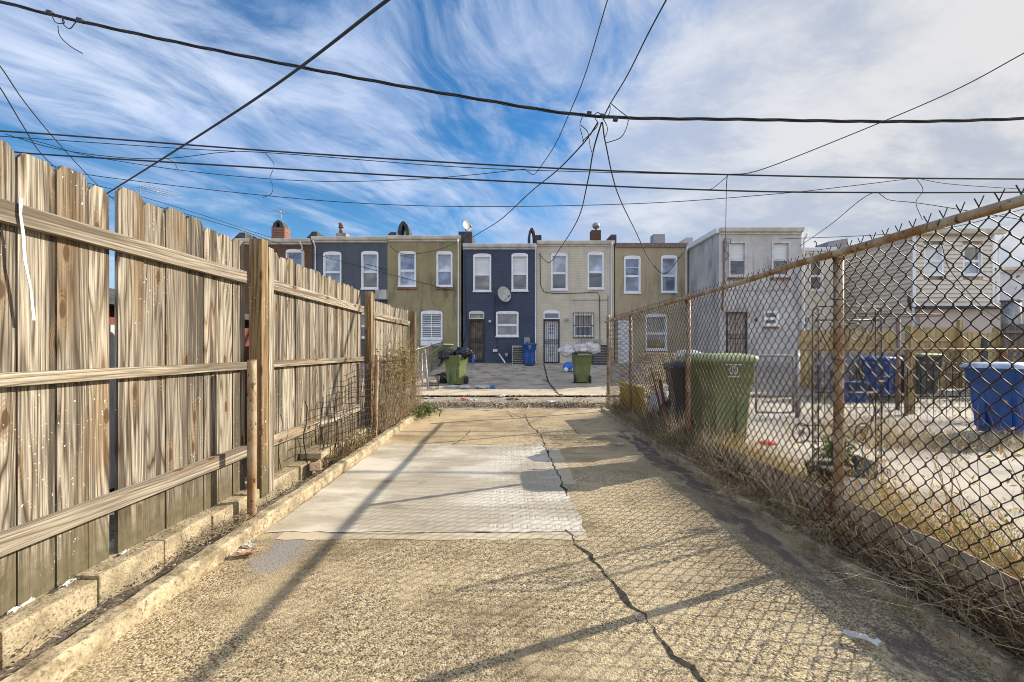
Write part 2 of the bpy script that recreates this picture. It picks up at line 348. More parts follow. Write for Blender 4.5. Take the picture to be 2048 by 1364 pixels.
mat('pot_dark', (0.07, 0.072, 0.07), (0.04, 0.04, 0.04), 8, .7, .2)
mat('brick_loose', (0.46, 0.33, 0.22), (0.33, 0.22, 0.14), 12, .9, .6, .01)
mat('strap', (0.62, 0.61, 0.59), (0.5, 0.49, 0.47), 12, .7, .2)
mat('door_tan', (0.22, 0.17, 0.12), (0.10, 0.08, 0.06), 4, .7, .1)
mat('red_boards', (0.2, 0.035, 0.025), (0.12, 0.03, 0.02), 6, .7, .3, stretch=(1, 6, 1))
mat('brown_metal', (0.24, 0.155, 0.12), (0.14, 0.09, 0.075), 10, .7, .3)
def leafmat(name, cols):
    m, t, b = new_mat(name)
    at = t.nodes.new('ShaderNodeAttribute'); at.attribute_name = 'tone'
    r = t.nodes.new('ShaderNodeValToRGB'); r.color_ramp.interpolation = 'CONSTANT'
    e = r.color_ramp.elements
    for i, cc in enumerate(cols):
        p = i / len(cols)
        if i < 2: e[i].position = p; e[i].color = (*cc, 1)
        else:
            q = e.new(p); q.color = (*cc, 1)
    t.links.new(at.outputs['Fac'], r.inputs[0]); t.links.new(r.outputs[0], b.inputs['Base Color'])
    b.inputs['Roughness'].default_value = .8; b.inputs['Specular IOR Level'].default_value = .2
    tr = t.nodes.new('ShaderNodeBsdfTranslucent'); t.links.new(r.outputs[0], tr.inputs[0])
    mx_ = t.nodes.new('ShaderNodeMixShader'); mx_.inputs[0].default_value = .3
    t.links.new(b.outputs[0], mx_.inputs[1]); t.links.new(tr.outputs[0], mx_.inputs[2])
    t.links.new(mx_.outputs[0], t.nodes['Material Output'].inputs[0])
leafmat('dead_grass', [(.62, .52, .34), (.42, .32, .18), (.17, .12, .07), (.70, .62, .45), (.26, .18, .10), (.54, .43, .26)])
leafmat('mixed_weeds', [(.62, .50, .15), (.36, .26, .13), (.44, .26, .09), (.60, .48, .28), (.24, .28, .07), (.50, .30, .10), (.30, .18, .08)])
leafmat('vine_leaf', [(.30, .27, .10), (.22, .21, .08), (.40, .28, .13), (.18, .20, .06), (.26, .12, .06), (.45, .38, .2)])
leafmat('green_leaf', [(.10, .14, .045), (.16, .19, .07), (.07, .10, .03), (.22, .2, .1)])
leafmat('leaf_litter', [(.16, .11, .07), (.28, .2, .12), (.09, .065, .045), (.38, .32, .22), (.55, .52, .46)])
def glassmat(name, col, rough=.06):
    m, t, b = new_mat(name)
    co = t.nodes.new('ShaderNodeTexCoord').outputs['Object']
    c = mixc(t, sstep(t, noise(t, co, 1.8, 3, .5), .35, .7), tuple(x * .5 for x in col), tuple(x * 1.4 for x in col))
    setb(t, b, c, rough, 0, noise(t, co, 1.3, 2, .5), .01, .25, spec=.9)
    b.inputs['Coat Weight'].default_value = .6; b.inputs['Coat Roughness'].default_value = .04
glassmat('glass_dark', (0.045, 0.05, 0.06)); glassmat('glass_blue', (0.16, 0.20, 0.28)); glassmat('glass_tan', (0.16, 0.135, 0.095))
glassmat('glass_light', (0.36, 0.40, 0.46))

# ------------------------------------------------------------------ mesh helpers
COL = sc.collection
class MB:
    def __init__(s): s.v = []; s.f = []; s.uv = {}; s.tone = []; s.sm = []; s.mi = []; s.cur = 0; s.smooth = False
    def add(s, vs, fs, smooth=None, uvs=None, tone=None):
        k = len(s.v); s.v += [tuple(p) for p in vs]
        for i, f in enumerate(fs):
            if uvs is not None: s.uv[len(s.f)] = uvs[i]
            s.f.append(tuple(k + j for j in f)); s.sm.append(s.smooth if smooth is None else smooth)
            s.mi.append(s.cur); s.tone.append(0 if tone is None else tone)
        return s
    def box(s, x0, x1, y0, y1, z0, z1):
        if x0 > x1: x0, x1 = x1, x0
        if y0 > y1: y0, y1 = y1, y0
        if z0 > z1: z0, z1 = z1, z0
        v = [(x0,y0,z0),(x1,y0,z0),(x1,y1,z0),(x0,y1,z0),(x0,y0,z1),(x1,y0,z1),(x1,y1,z1),(x0,y1,z1)]
        return s.add(v, [(3,2,1,0),(4,5,6,7),(0,1,5,4),(1,2,6,5),(2,3,7,6),(3,0,4,7)])
    def obox(s, c, size, M=None):
        M = M or Matrix.Identity(3); c = Vector(c); v = []
        for sz in (-.5, .5):
            for sx, sy in ((-.5,-.5),(.5,-.5),(.5,.5),(-.5,.5)):
                v.append(c + M @ Vector((sx*size[0], sy*size[1], sz*size[2])))
        return s.add(v, [(3,2,1,0),(4,5,6,7),(0,1,5,4),(1,2,6,5),(2,3,7,6),(3,0,4,7)])
    def tube(s, pts, r, n=6, cap=True, closed=False, tone=None):
        pts = [Vector(p) for p in pts]
        rs = r if isinstance(r, (list, tuple)) else [r] * len(pts)
        m_ = len(pts); vs = []; up = None
        for i, p in enumerate(pts):
            if closed: d = pts[(i+1) % m_] - pts[i-1]
            else: d = pts[min(i+1, m_-1)] - pts[max(i-1, 0)]
            if d.length < 1e-9: d = Vector((0,0,1))
            d.normalize()
            if up is None:
                up = Vector((0,0,1)) if abs(d.z) < .9 else Vector((1,0,0))
            a = up - d * up.dot(d)
            if a.length < 1e-6: a = d.orthogonal()
            a.normalize(); up = a; b_ = d.cross(a)
            for k in range(n):
                an = 2*math.pi*k/n
                vs.append(p + (a*math.cos(an) + b_*math.sin(an)) * rs[i])
        fs = []
        for i in range(m_ if closed else m_-1):
            for k in range(n):
                j = (i+1) % m_
                fs.append((i*n+k, i*n+(k+1) % n, j*n+(k+1) % n, j*n+k))
        if cap and not closed:
            fs.append(tuple(range(n))[::-1]); fs.append(tuple((m_-1)*n+k for k in range(n)))
        return s.add(vs, fs, smooth=True, tone=tone)
    def loft(s, secs, cap=True, smooth=True):
        n = len(secs[0]); vs = [p for q in secs for p in q]; fs = []
        for i in range(len(secs)-1):
            for k in range(n):
                fs.append((i*n+k, i*n+(k+1) % n, (i+1)*n+(k+1) % n, (i+1)*n+k))
        s.add(vs, fs, smooth=smooth)
        if cap:
            s.add(secs[0], [tuple(range(n))[::-1]], smooth=False); s.add(secs[-1], [tuple(range(n))], smooth=False)
        return s
    def lathe(s, prof, c, axis=Vector((0,0,1)), n=20):
        axis = Vector(axis).normalized(); a = axis.orthogonal().normalized(); b_ = axis.cross(a); c = Vector(c)
        secs = [[c + axis*h + (a*math.cos(2*math.pi*k/n) + b_*math.sin(2*math.pi*k/n))*max(r_, 1e-4) for k in range(n)] for r_, h in prof]
        return s.loft(secs, cap=True)
    def prism(s, poly, y0, y1):     # poly in (x,z), extruded along y
        n = len(poly)
        v = [(x, y0, z) for x, z in poly] + [(x, y1, z) for x, z in poly]
        fs = [tuple(range(n)), tuple(range(n, 2*n))[::-1]] + [(k, n+k, n+(k+1) % n, (k+1) % n) for k in range(n)]
        return s.add(v, fs)
    def sheet(s, poly, z):
        return s.add([(x, y, z) for x, y in poly], [tuple(range(len(poly)))])

def build(name, mb, mname, parent=None, origin=None, label=None, cat=None, group=None, kind=None, bevel=0):
    me = bpy.data.meshes.new(name)
    if parent is not None: off = Vector(parent['_w']) if '_w' in parent else Vector((0,0,0))
    else: off = Vector(origin) if origin is not None else Vector((0,0,0))
    me.from_pydata([tuple(Vector(p) - off) for p in mb.v], [], mb.f)
    names = mname if isinstance(mname, (list, tuple)) else [mname]
    for nm in names: me.materials.append(MATS[nm])
    me.polygons.foreach_set('use_smooth', mb.sm); me.polygons.foreach_set('material_index', mb.mi)
    if mb.uv:
        ul = me.uv_layers.new(name='UVMap')
        for fi, uvs in mb.uv.items():
            p = me.polygons[fi]
            for k, li in enumerate(p.loop_indices): ul.data[li].uv = uvs[k]
    if any(mb.tone):
        at = me.attributes.new('tone', 'FLOAT', 'FACE'); at.data.foreach_set('value', mb.tone)
    me.update()
    o = bpy.data.objects.new(name, me); COL.objects.link(o)
    if bevel:
        bm_ = o.modifiers.new('bevel', 'BEVEL'); bm_.width = bevel; bm_.segments = 2; bm_.limit_method = 'ANGLE'
    if parent is not None:
        o.parent = parent; o['_w'] = tuple(off)
    else:
        o.location = off
        o['_w'] = tuple(off)
    if label: o['label'] = label
    if cat: o['category'] = cat
    if group: o['group'] = group
    if kind: o['kind'] = kind
    return o
def thing(name, label, cat, loc, group=None):
    o = bpy.data.objects.new(name, None); COL.objects.link(o); o.location = loc
    o.empty_display_size = .2
    o['_w'] = tuple(loc); o['label'] = label; o['category'] = cat
    if group: o['group'] = group
    return o
def dup(o, label=None, parent=None):
    c = o.copy(); COL.objects.link(c)
    if parent is not None: c.parent = parent
    if label: c['label'] = label
    for ch in [q for q in bpy.data.objects if q.parent == o]:
        dup(ch, None, c)
    return c
def P(x, y, Y):   # a point on the upright plane at distance Y (surveyed from the photograph)
    return Vector(((x - 1020) * Y / F, Y, H + (700 - y) * Y / F))
def PX(x, Y): return (x - 1020) * Y / F
def PZ(y, Y): return H + (700 - y) * Y / F
def board(mb, A, B, width, thick, wdir, tdir, uo=None, top=None):
    """a sawn board from A to B; wdir across the face, tdir through it, uv along the grain"""
    A = Vector(A); B = Vector(B); wd = Vector(wdir).normalized(); td = Vector(tdir).normalized()
    uo = uo or (random.uniform(0, 40), random.uniform(0, 40)); Lg = (B-A).length
    c = [(-.5,-.5),(.5,-.5),(.5,.5),(-.5,.5)]
    v = [A + wd*a*width + td*b_*thick for a, b_ in c] + [B + wd*a*width + td*b_*thick for a, b_ in c]
    u0, v0 = uo
    us = [0, width, width+thick, 2*width+thick, 2*width+2*thick]
    fs = []; uvs = []
    for k in range(4):
        fs.append((k, (k+1) % 4, 4+(k+1) % 4, 4+k))
        uvs.append([(u0+us[k], v0), (u0+us[k+1], v0), (u0+us[k+1], v0+Lg), (u0+us[k], v0+Lg)])
    fs += [(3,2,1,0), (4,5,6,7)]
    e = [(u0, v0), (u0+width, v0), (u0+width, v0+thick), (u0, v0+thick)]
    uvs += [e, e]
    mb.add(v, fs, uvs=uvs)
def arc(c, r, a0, a1, n, ax=Vector((1,0,0)), ay=Vector((0,0,1))):
    c = Vector(c)
    return [c + ax*r*math.cos(a0+(a1-a0)*i/n) + ay*r*math.sin(a0+(a1-a0)*i/n) for i in range(n+1)]

# ================================================================== SETTING: ground
g = MB(); g.sheet([(-400,-200),(400,-200),(400,500),(-400,500)], -0.05)
build('ground', g, 'ground', kind='structure')
# driveway: fine grid with gentle unevenness
def surf(name, x0, x1, y0, y1, nx, ny, zf, mname, xf=None):
    mb = MB(); vs = []
    for j in range(ny+1):
        for i in range(nx+1):
            x = x0+(x1-x0)*i/nx; y = y0+(y1-y0)*j/ny
            if xf: x = xf(x, y, i, nx)
            vs.append((x, y, zf(x, y)))
    fs = [(j*(nx+1)+i, j*(nx+1)+i+1, (j+1)*(nx+1)+i+1, (j+1)*(nx+1)+i) for j in range(ny) for i in range(nx)]
    mb.add(vs, fs, smooth=True)
    return build(name, mb, mname, kind='structure')
dz = lambda x, y: 0.012*mn.noise(Vector((x*.8, y*.8, 0))) - 0.012
surf('driveway', -1.66, 1.84, -1.5, 9.25, 70, 200, lambda x, y: dz(x, y) , 'aggregate')
alley_z = lambda x, y: -0.012 - 0.03*math.exp(-((y-10.4)/.7)**2) + 0.01*mn.noise(Vector((x*.7, y*.7, 3)))
surf('alley', -40, 40, 9.25, 11.75, 200, 20, alley_z, 'alley')
# repaired slab in the driveway
def rough_edge(x, y, i, nx):
    return x
mb = MB()
ex = lambda y, s_: 0.02*mn.noise(Vector((y*5, s_, 0))) + .01*mn.noise(Vector((y*19, s_, 0)))
ny = 60; nx = 24; vs = []
for j in range(ny+1):
    y = 3.02 + (5.78-3.02)*j/ny
    xl = -1.62 + ex(y, 1); xr = 0.515 + ex(y, 7)*1.8 - .03*(y-3)
    for i in range(nx+1):
        x = xl + (xr-xl)*i/nx
        yy = y
        if j == 0: yy = y + .04*mn.noise(Vector((x*4, 9, 0))) + .025*mn.noise(Vector((x*17, 9, 0)))
        if j == ny: yy = y + .015*mn.noise(Vector((x*6, 3, 0)))
        vs.append((x, yy, dz(x, yy) + .0045))
mb.add(vs, [(j*(nx+1)+i, j*(nx+1)+i+1, (j+1)*(nx+1)+i+1, (j+1)*(nx+1)+i) for j in range(ny) for i in range(nx)], smooth=True)
patch = build('repair_slab', mb, 'patch_cement', kind='structure')
# pale smooth margins around the slab
mb = MB(); vs = []
for i in range(61):
    x = -1.5 + 2.0*i/60
    vs += [(x, 2.905+.03*mn.noise(Vector((x*3, 1, 0)))+.02*mn.noise(Vector((x*13, 1, 0))), dz(x, 2.9)+.002), (x, 3.03, dz(x, 3.03)+.002)]
mb.add(vs, [(2*i, 2*i+2, 2*i+3, 2*i+1) for i in range(60)])
vs = []
for i in range(61):
    x = -1.5 + 2.0*i/60
    vs += [(x, 5.77, dz(x, 5.77)+.002), (x, 5.89+.04*mn.noise(Vector((x*5, 5, 0)))+.03*mn.noise(Vector((x*17, 5, 0))), dz(x, 5.9)+.002)]
mb.add(vs, [(2*i, 2*i+2, 2*i+3, 2*i+1) for i in range(60)])
vs = []
for i in range(61):
    y = 4.1 + 1.5*i/60
    xm = .60+.035*mn.noise(Vector((y*4, 6, 0)))+.02*mn.noise(Vector((y*17, 6, 0))); vs += [(.40, y, dz(.4, y)+.002), (xm, y, dz(xm, y)+.002)]
mb.add(vs, [(2*i, 2*i+1, 2*i+3, 2*i+2) for i in range(60)])
build('slab_margin', mb, 'pad_pale', kind='structure')
# cracks
def crack(pts, w0, zf, jag=.02, seed=0):
    mb = MB(); pp = []
    for a, b_ in zip(pts[:-1], pts[1:]):
        n = max(2, int((Vector(b_)-Vector(a)).length/.03))
        for i in range(n): pp.append(Vector(a).lerp(Vector(b_), i/n))
    pp.append(Vector(pts[-1])); vs = []
    for i, p in enumerate(pp):
        d = (pp[min(i+1, len(pp)-1)] - pp[max(i-1, 0)]).normalized(); nrm = Vector((-d.y, d.x))
        off = jag*mn.noise(Vector((i*.22, seed, 0))) + jag*.5*mn.noise(Vector((i*.9, seed, 4)))
        ww = w0*(.18+1.7*max(0, mn.noise(Vector((i*.13, seed, 9)))+.15)+.35*random.random())
        c_ = p + nrm*off
        for s_ in (-1, 1):
            q = c_ + nrm*s_*ww; vs.append((q.x, q.y, zf(q.x, q.y)))
    mb.add(vs, [(2*i, 2*i+1, 2*i+3, 2*i+2) for i in range(len(pp)-1)])
    return mb
def G(x, y, z=0.0):
    s_ = (y-700)/(H-z); return ((x-1020)/s_, F/s_)
zc_ = lambda x, y: dz(x, y)+(.0065 if (2.98 < y < 5.82 and x < .56) else .0036)
mbs = MB()
def addc(pts, w0, jag=.02, seed=0):
    q = crack([G(*p) for p in pts], w0, zc_, jag, seed); mbs.add(q.v, q.f)
addc([(1130,1058),(1160,1090),(1200,1130),(1235,1170),(1260,1210),(1290,1225),(1312,1262),(1345,1310),(1390,1330),(1415,1364),(1440,1420)], .011, .035, 1)
addc([(1050,828),(1060,850),(1082,868),(1090,890),(1100,915),(1118,950),(1134,990)], .010, .03, 2)
addc([(1000,815),(1045,835),(1052,828)], .006, .03, 3)
addc([(905,888),(930,872),(942,858)], .006, .03, 4)
addc([(1092,902),(1180,906),(1290,907)], .005, .02, 5)
addc([(640,1062),(760,1066),(900,1062),(1050,1062),(1130,1060),(1155,1072)], .004, .008, 6)
addc([(830,822),(930,818),(1010,822),(1100,816),(1200,820)], .012, .05, 31)
addc([(1010,822),(1030,835),(1045,836)], .006, .03, 32)
addc([(1200,840),(1150,858),(1160,870)], .004, .03, 33)
addc([(880,888),(980,886),(1085,889)], .008, .008, 9)
build('driveway_crack', mbs, 'crack', kind='structure')

# pads beyond the alley, rising to the houses
def pad_z(x, y):
    pts = [(11.75, .02), (13, .05), (15.6, .11), (18.2, .33), (21.3, .60)]
    for (a, za), (b_, zb) in zip(pts[:-1], pts[1:]):
        if y <= b_: return za + (zb-za)*(y-a)/(b_-a)
    return .60
surf('parking_pad', -3.0, 5.6, 12.75, 21.3, 20, 40, pad_z, 'pad')
surf('pad_apron', -3.0, 5.6, 11.80, 12.75, 20, 4, lambda x, y: pad_z(x, y)+.0, 'pad_pale')
surf('back_yard', -16, -3.0, 11.8, 21.3, 40, 30, lambda x, y: pad_z(x, y)-.01, 'pad')
surf('yard', 5.6, 30, 11.8, 21.3, 40, 30, lambda x, y: pad_z(x, y)-.01, 'yard_concrete')
mbs = MB()
q = crack([(1.55, 20.9), (1.30, 15.5), (1.28, 12.2), (1.38, 11.8)], .035, lambda x, y: pad_z(x, y)+.008, .03, 12); mbs.add(q.v, q.f)
q = crack([(-3, 11.78), (0, 11.76), (5.5, 11.78)], .022, lambda x, y: .03, .03, 13); mbs.add(q.v, q.f)
build('pad_joint', mbs, 'crack', kind='structure')

# kerbs along the driveway
def kerb(name, x0, x1, y0, y1, h, mname, seed=0):
    mb = MB(); n = 260; secs = []
    for i in range(n+1):
        y = y0+(y1-y0)*i/n
        a = .012*mn.noise(Vector((y*2.1, seed, 0)))+.010*mn.noise(Vector((y*9, seed, 0)))+.006*mn.noise(Vector((y*31, seed, 0)))
        hh = h + .014*mn.noise(Vector((y*1.7, seed, 5)))+.008*mn.noise(Vector((y*11, seed, 5)))+.004*mn.noise(Vector((y*37, seed, 5)))-.03*max(0, mn.noise(Vector((y*2.9, seed, 8)))-.35)
        secs.append([(x0+a, y, -.04), (x1+a, y, -.04), (x1+a, y, hh-.012), (x1+a-.015, y, hh), (x0+a+.015, y, hh), (x0+a, y, hh-.012)])
    mb.loft(secs, smooth=False)
    return build(name, mb, mname, kind='structure')
kerb('kerb', -1.745, -1.645, -1.2, 9.0, .075, 'concrete_curb', 1)
kerb('kerb', 1.815, 1.92, -1.2, 9.1, .045, 'concrete_curb', 5)
surf('soil_strip', -1.90, -1.75, -1.2, 9.0, 8, 160, lambda x, y: .035+.03*mn.noise(Vector((x*9, y*4, 0))), 'dirt')
# block footing below the left fence
mb = MB(); y = -1.1; k = 0
rb = random.Random(3)
while y < 8.9:
    ln = .395
    a = rb.uniform(-.012, .012)
    mb.box(-2.16, -1.865+a, y+.004, y+ln-.004, -.05, .17+rb.uniform(-.008, .008))
    y += ln
build('block_footing', mb, 'block', kind='structure', bevel=.008)
surf('yard_left', -30, -2.16, -3, 9.2, 20, 10, lambda x, y: .05, 'dirt')
# neighbour's yard to the right
surf('yard_right', 2.55, 30, -3, 9.2, 60, 40, lambda x, y: .12+.01*mn.noise(Vector((x*.6, y*.6, 0))), 'yard_concrete')
surf('soil_bed', 1.93, 2.57, -1.2, 9.1, 14, 160, lambda x, y: .12*min(1, (x-1.93)/.12)+.012+.03*mn.noise(Vector((x*6, y*3, 1)))*min(1, (x-1.93)/.12), 'dirt')

# ================================================================== LEFT WOODEN FENCE
fence = thing('wooden_fence', 'tall weathered dog-eared picket fence along the left of the driveway', 'fence', (-1.97, 5.0, .16))
FX = -1.985
def picket(mb, y0, y1, ztop, x=FX, z0=.165, th=.019, ear=.03, tilt=0):
    u0, v0 = random.uniform(0, 60), random.uniform(0, 60)
    w_ = y1-y0; ea = min(ear, w_*.33)
    prof = [(y0, z0), (y1, z0), (y1+tilt, ztop-ea), (y1-ea*.9+tilt, ztop), (y0+ea*.9+tilt, ztop), (y0+tilt, ztop-ea)]
    n = len(prof)
    front = [(x+th/2, a, b_) for a, b_ in prof]; back = [(x-th/2, a, b_) for a, b_ in prof]
    fs = [tuple(range(n)), tuple(range(n, 2*n))[::-1]] + [(n+k, n+(k+1) % n, (k+1) % n, k) for k in range(n)]
    uvp = [(u0+a-y0, v0+b_) for a, b_ in prof]
    uvs = [uvp, uvp[::-1]]
    for k in range(n):
        a, b_ = uvp[k], uvp[(k+1) % n]
        uvs.append([(a[0], a[1]), (b_[0], b_[1]), (b_[0]+th, b_[1]), (a[0]+th, a[1])])
    mb.add(front+back, fs, uvs=uvs)
edges1 = [1.20, 1.345, 1.49, 1.645, 1.826, 1.98, 2.246, None, 2.284, 2.449, 2.609, 2.779, 2.935, 3.085, 3.24, 3.39]
mb = MB(); random.seed(11)
for a, b_ in zip(edges1[:-1], edges1[1:]):
    if a is None or b_ is None: continue
    gp = random.uniform(.003, .008)
    if a == 1.98:
        picket(mb, 1.985, 2.13, 2.015); picket(mb, 2.133, 2.243, 1.985, ear=.05); continue
    picket(mb, a+gp, b_-gp*.6, 2.01+random.uniform(-.015, .02), x=FX+random.uniform(-.004, .004), tilt=random.uniform(-.004, .004))
build('picket_panel', mb, 'weathered_wood', fence)
def bay(y0, y1, zt0, zt1):
    mb = MB(); y = y0
    while y < y1-.05:
        w_ = min(random.choice([.138, .14, .142, .145]), y1-y)
        f_ = (y-y0)/(y1-y0)
        picket(mb, y+random.uniform(.002, .007), y+w_-random.uniform(.0, .005), zt0+(zt1-zt0)*f_+random.uniform(-.015, .015), x=FX+random.uniform(-.004, .004), tilt=random.uniform(-.006, .006))
        y += w_+.003
    build('picket_panel', mb, 'weathered_wood', fence)
bay(3.60, 6.10, 2.02, 1.985)
bay(6.25, 8.85, 1.91, 1.96)
mb = MB()
board(mb, (-2.1, -1.2, .16), (-2.1, 1.2, .16), .01, .01, (0, 0, 1), (1, 0, 0))
bay(-1.2, 1.19, 2.0, 2.01)
FR = FX+.0095+.022
for (y0, y1, za, zb) in ((-1.2, 3.37, 0, 0), (3.56, 6.06, 0, 0), (6.22, 8.82, -.04, -.02)):
    for zc0, hh in ((1.735, .085), (1.085, .055), (.455, .085)):
        mb = MB()
        board(mb, (FR, y0, zc0+za), (FR, y1, zc0+zb), hh, .042, (0, 0, 1), (1, 0, 0))
        build('rail', mb, 'rail_wood', fence, bevel=.004)
def wpost(name, x0, x1, y0, y1, z0, z1, mname, cap=True):
    mb = MB(); board(mb, ((x0+x1)/2, (y0+y1)/2, z0), ((x0+x1)/2, (y0+y1)/2, z1), x1-x0, y1-y0, (1, 0, 0), (0, 1, 0))
    return build(name, mb, mname, fence, bevel=.005)
wpost('post', -1.942, -1.845, 3.38, 3.475, .10, 2.03, 'post_wood')
wpost('post', -1.93, -1.845, 3.482, 3.56, .10, 1.99, 'rail_wood')
wpost('post', -1.942, -1.85, 6.07, 6.165, .06, 1.985, 'post_wood')
wpost('post', -1.93, -1.85, 6.17, 6.215, .8, 1.97, 'rail_wood')
wpost('post', -1.942, -1.85, 8.83, 8.92, .02, 1.955, 'post_wood')
wpost('post', -1.85, -1.835, 8.85, 8.90, .02, 1.955, 'rail_wood')
wpost('post', -1.942, -1.845, .78, .87, .10, 2.03, 'post_wood')

sh = thing('garden_shed', 'dark red garden shed glimpsed through the gap in the wooden fence', 'shed', (-4.2, 3.6, .05))
mb = MB(); mb.box(-5.2, -3.2, 2.6, 5.6, .05, 1.55); build('wall', mb, 'red_boards', sh)
mb = MB(); mb.prism([(-5.35, 1.552), (-3.05, 1.552), (-3.05, 1.60), (-4.2, 1.85), (-5.35, 1.60)], 2.5, 5.7); build('roof', mb, 'roof_tar', sh)
mb = MB(); mb.box(-3.198, -3.16, 3.6, 4.4, .1, 1.4); build('door', mb, 'dusty_white', sh)
# white strap hanging over the top rail
mb = MB()
pts = [P(38, 402, 1.83), P(36, 430, 1.80), P(40, 470, 1.80), P(44, 520, 1.80), P(52, 575, 1.81), P(58, 640, 1.82)]
pts = [Vector((-1.93+.012*math.sin(i), p.y+.0*i, p.z)) for i, p in enumerate(pts)]
yy = [1.79, 1.787, 1.80, 1.805, 1.825, 1.84]
vs = []
for i, p in enumerate(pts):
    wd = .006 if i else .008
    vs += [(FR+.03+.003*math.sin(i*2), yy[i]-wd, p.z-.0), (FR+.03, yy[i]+wd, p.z)]
mb.add(vs, [(2*i, 2*i+2, 2*i+3, 2*i+1) for i in range(len(pts)-1)])
o = build('strap', mb, 'strap', origin=(FR, 1.79, 1.75), label='thin white plastic strap hanging from the top rail of the wooden fence', cat='strap')
sm_ = o.modifiers.new('thick', 'SOLIDIFY'); sm_.thickness = .002

# old pipe posts in front of the wooden fence
def pipe_thing(x, y, z0, z1, r, label, mname='rusty_pipe', lean=0, name='pipe_post', group='old pipe posts on the left kerb'):
    mb = MB(); n = 14
    mb.tube([(x+lean*(i/n), y, z0+(z1-z0)*i/n) for i in range(n+1)], r, 14)
    mb.tube([(x+lean, y, z1-.001), (x+lean, y, z1+.003)], r*1.02, 14)
    return build(name, mb, mname, origin=(x, y, z0), label=label, cat='post', group=group)
pipe_thing(-1.775, 3.13, -.02, 1.13, .030, 'rusty steel pipe post on the kerb in front of the nearest wooden fence post')
pipe_thing(-1.79, 6.02, 0, 1.13, .030, 'rusty steel pipe post on the kerb in front of the second wooden fence post', lean=.03)
pipe_thing(-1.80, 7.75, 0, 1.18, .022, 'slim red-rusted post standing in the dry vines by the far wooden bay', 'rust')

# torn wire fencing on the left
def net(name, label, ys, zs_f, xf, tear, mname, r=.0022, lean=0, cat='wire fence'):
    """loose rectangular woven wire; ys positions, zs_f(y)->list of heights"""
    mb = MB(); nz = len(zs_f(ys[0]))
    grid = {}
    for i, y in enumerate(ys):
        for j, z in enumerate(zs_f(y)):
            n_ = Vector((y*2.3, z*2.3, 0))
            p = Vector((xf(y, z)+.05*mn.noise(n_), y+.05*mn.noise(n_+Vector((5, 0, 0)))+lean*z, z+.04*mn.noise(n_+Vector((0, 7, 0)))))
            grid[i, j] = p if not tear(y, z) else None
    for i in range(len(ys)):
        run = []
        for j in range(nz):
            p = grid[i, j]
            if p is None:
                if len(run) > 1: mb.tube(run, r, 4)
                run = []
            else: run.append(p)
        if len(run) > 1: mb.tube(run, r, 4)
    for j in range(nz):
        run = []
        for i in range(len(ys)):
            p = grid[i, j]
            if p is None:
                if len(run) > 1: mb.tube(run, r, 4)
                run = []
            else: run.append(p)
        if len(run) > 1: mb.tube(run, r, 4)
    return mb
ys = [3.95+.085*i for i in range(46)]
def tear(y, z):
    top = .18 + 1.0*min(1, max(0, (y-3.9)/2.1))**.55 + .08*mn.noise(Vector((y*3, 0, 2)))
    return z > top or (y < 4.8 and z < .35 - .3*(y-4.0))
mb = net('x', '', ys, lambda y: [.06+.07*j for j in range(16)], lambda y, z: -1.80+.02, tear, 'mesh_wire', r=.0035)
for ch in range(3):
    yb = 4.0+ch*.35
    mb.tube([(-1.8, yb+.04*math.sin(k*1.3+ch), .75-.09*k+.03*math.sin(k*2)) for k in range(7)], .006, 5)
build('wire_fencing', mb, 'mesh_wire', origin=(-1.8, 5, .06), label='torn sagging rusty wire netting strung between the pipe posts at left', cat='wire fence')

# ---------------- foliage helpers
def blades(mb, n, region, zf, hmin, hmax, w_=.004, lean=.5, seg=4, rnd=random, flat=0.0):
    for _ in range(n):
        x, y = region()
        z = zf(x, y); h = rnd.uniform(hmin, hmax); an = rnd.uniform(0, 2*math.pi)
        d = Vector((math.cos(an), math.sin(an), 0)); side = Vector((-d.y, d.x, 0))
        ln = rnd.uniform(.2, 1.0)*lean; cur = rnd.uniform(-.3, .8)
        vs = []; tone = rnd.random()*.999
        for i in range(seg+1):
            f_ = i/seg
            off = d*h*(ln*f_ + cur*lean*f_*f_)
            zz = h*(f_ - .55*max(0, cur)*lean*f_*f_)*(1-flat)
            c_ = Vector((x, y, z)) + off + Vector((0, 0, zz)) + side*.02*math.sin(f_*6+an)
            ww = w_*(1-f_*.85)
            vs += [c_-side*ww, c_+side*ww]
        mb.add(vs, [(2*i, 2*i+1, 2*i+3, 2*i+2) for i in range(seg)], tone=tone)
def leaves(mb, n, pt, size, rnd=random, flat=False):
    for _ in range(n):
        c_ = Vector(pt()); s_ = rnd.uniform(.6, 1.3)*size
        if flat: a = Vector((1, 0, rnd.uniform(-.4, .4))); b_ = Vector((0, 1, rnd.uniform(-.4, .4)))
        else:
            a = Vector((rnd.gauss(0, 1), rnd.gauss(0, 1), rnd.gauss(0, 1))); b_ = Vector((rnd.gauss(0, 1), rnd.gauss(0, 1), rnd.gauss(0, 1)))
        a.normalize(); b_ = (b_-a*a.dot(b_)).normalized()
        if flat:
            th = rnd.uniform(0, 6.28); a, b_ = a*math.cos(th)+b_*math.sin(th), b_*math.cos(th)-a*math.sin(th)
        nn = a.cross(b_)*.2*s_
        mb.add([c_-a*s_, c_-b_*s_*.4+nn, c_+a*s_, c_+b_*s_*.4+nn], [(0, 1, 2, 3)], tone=rnd.random()*.999)
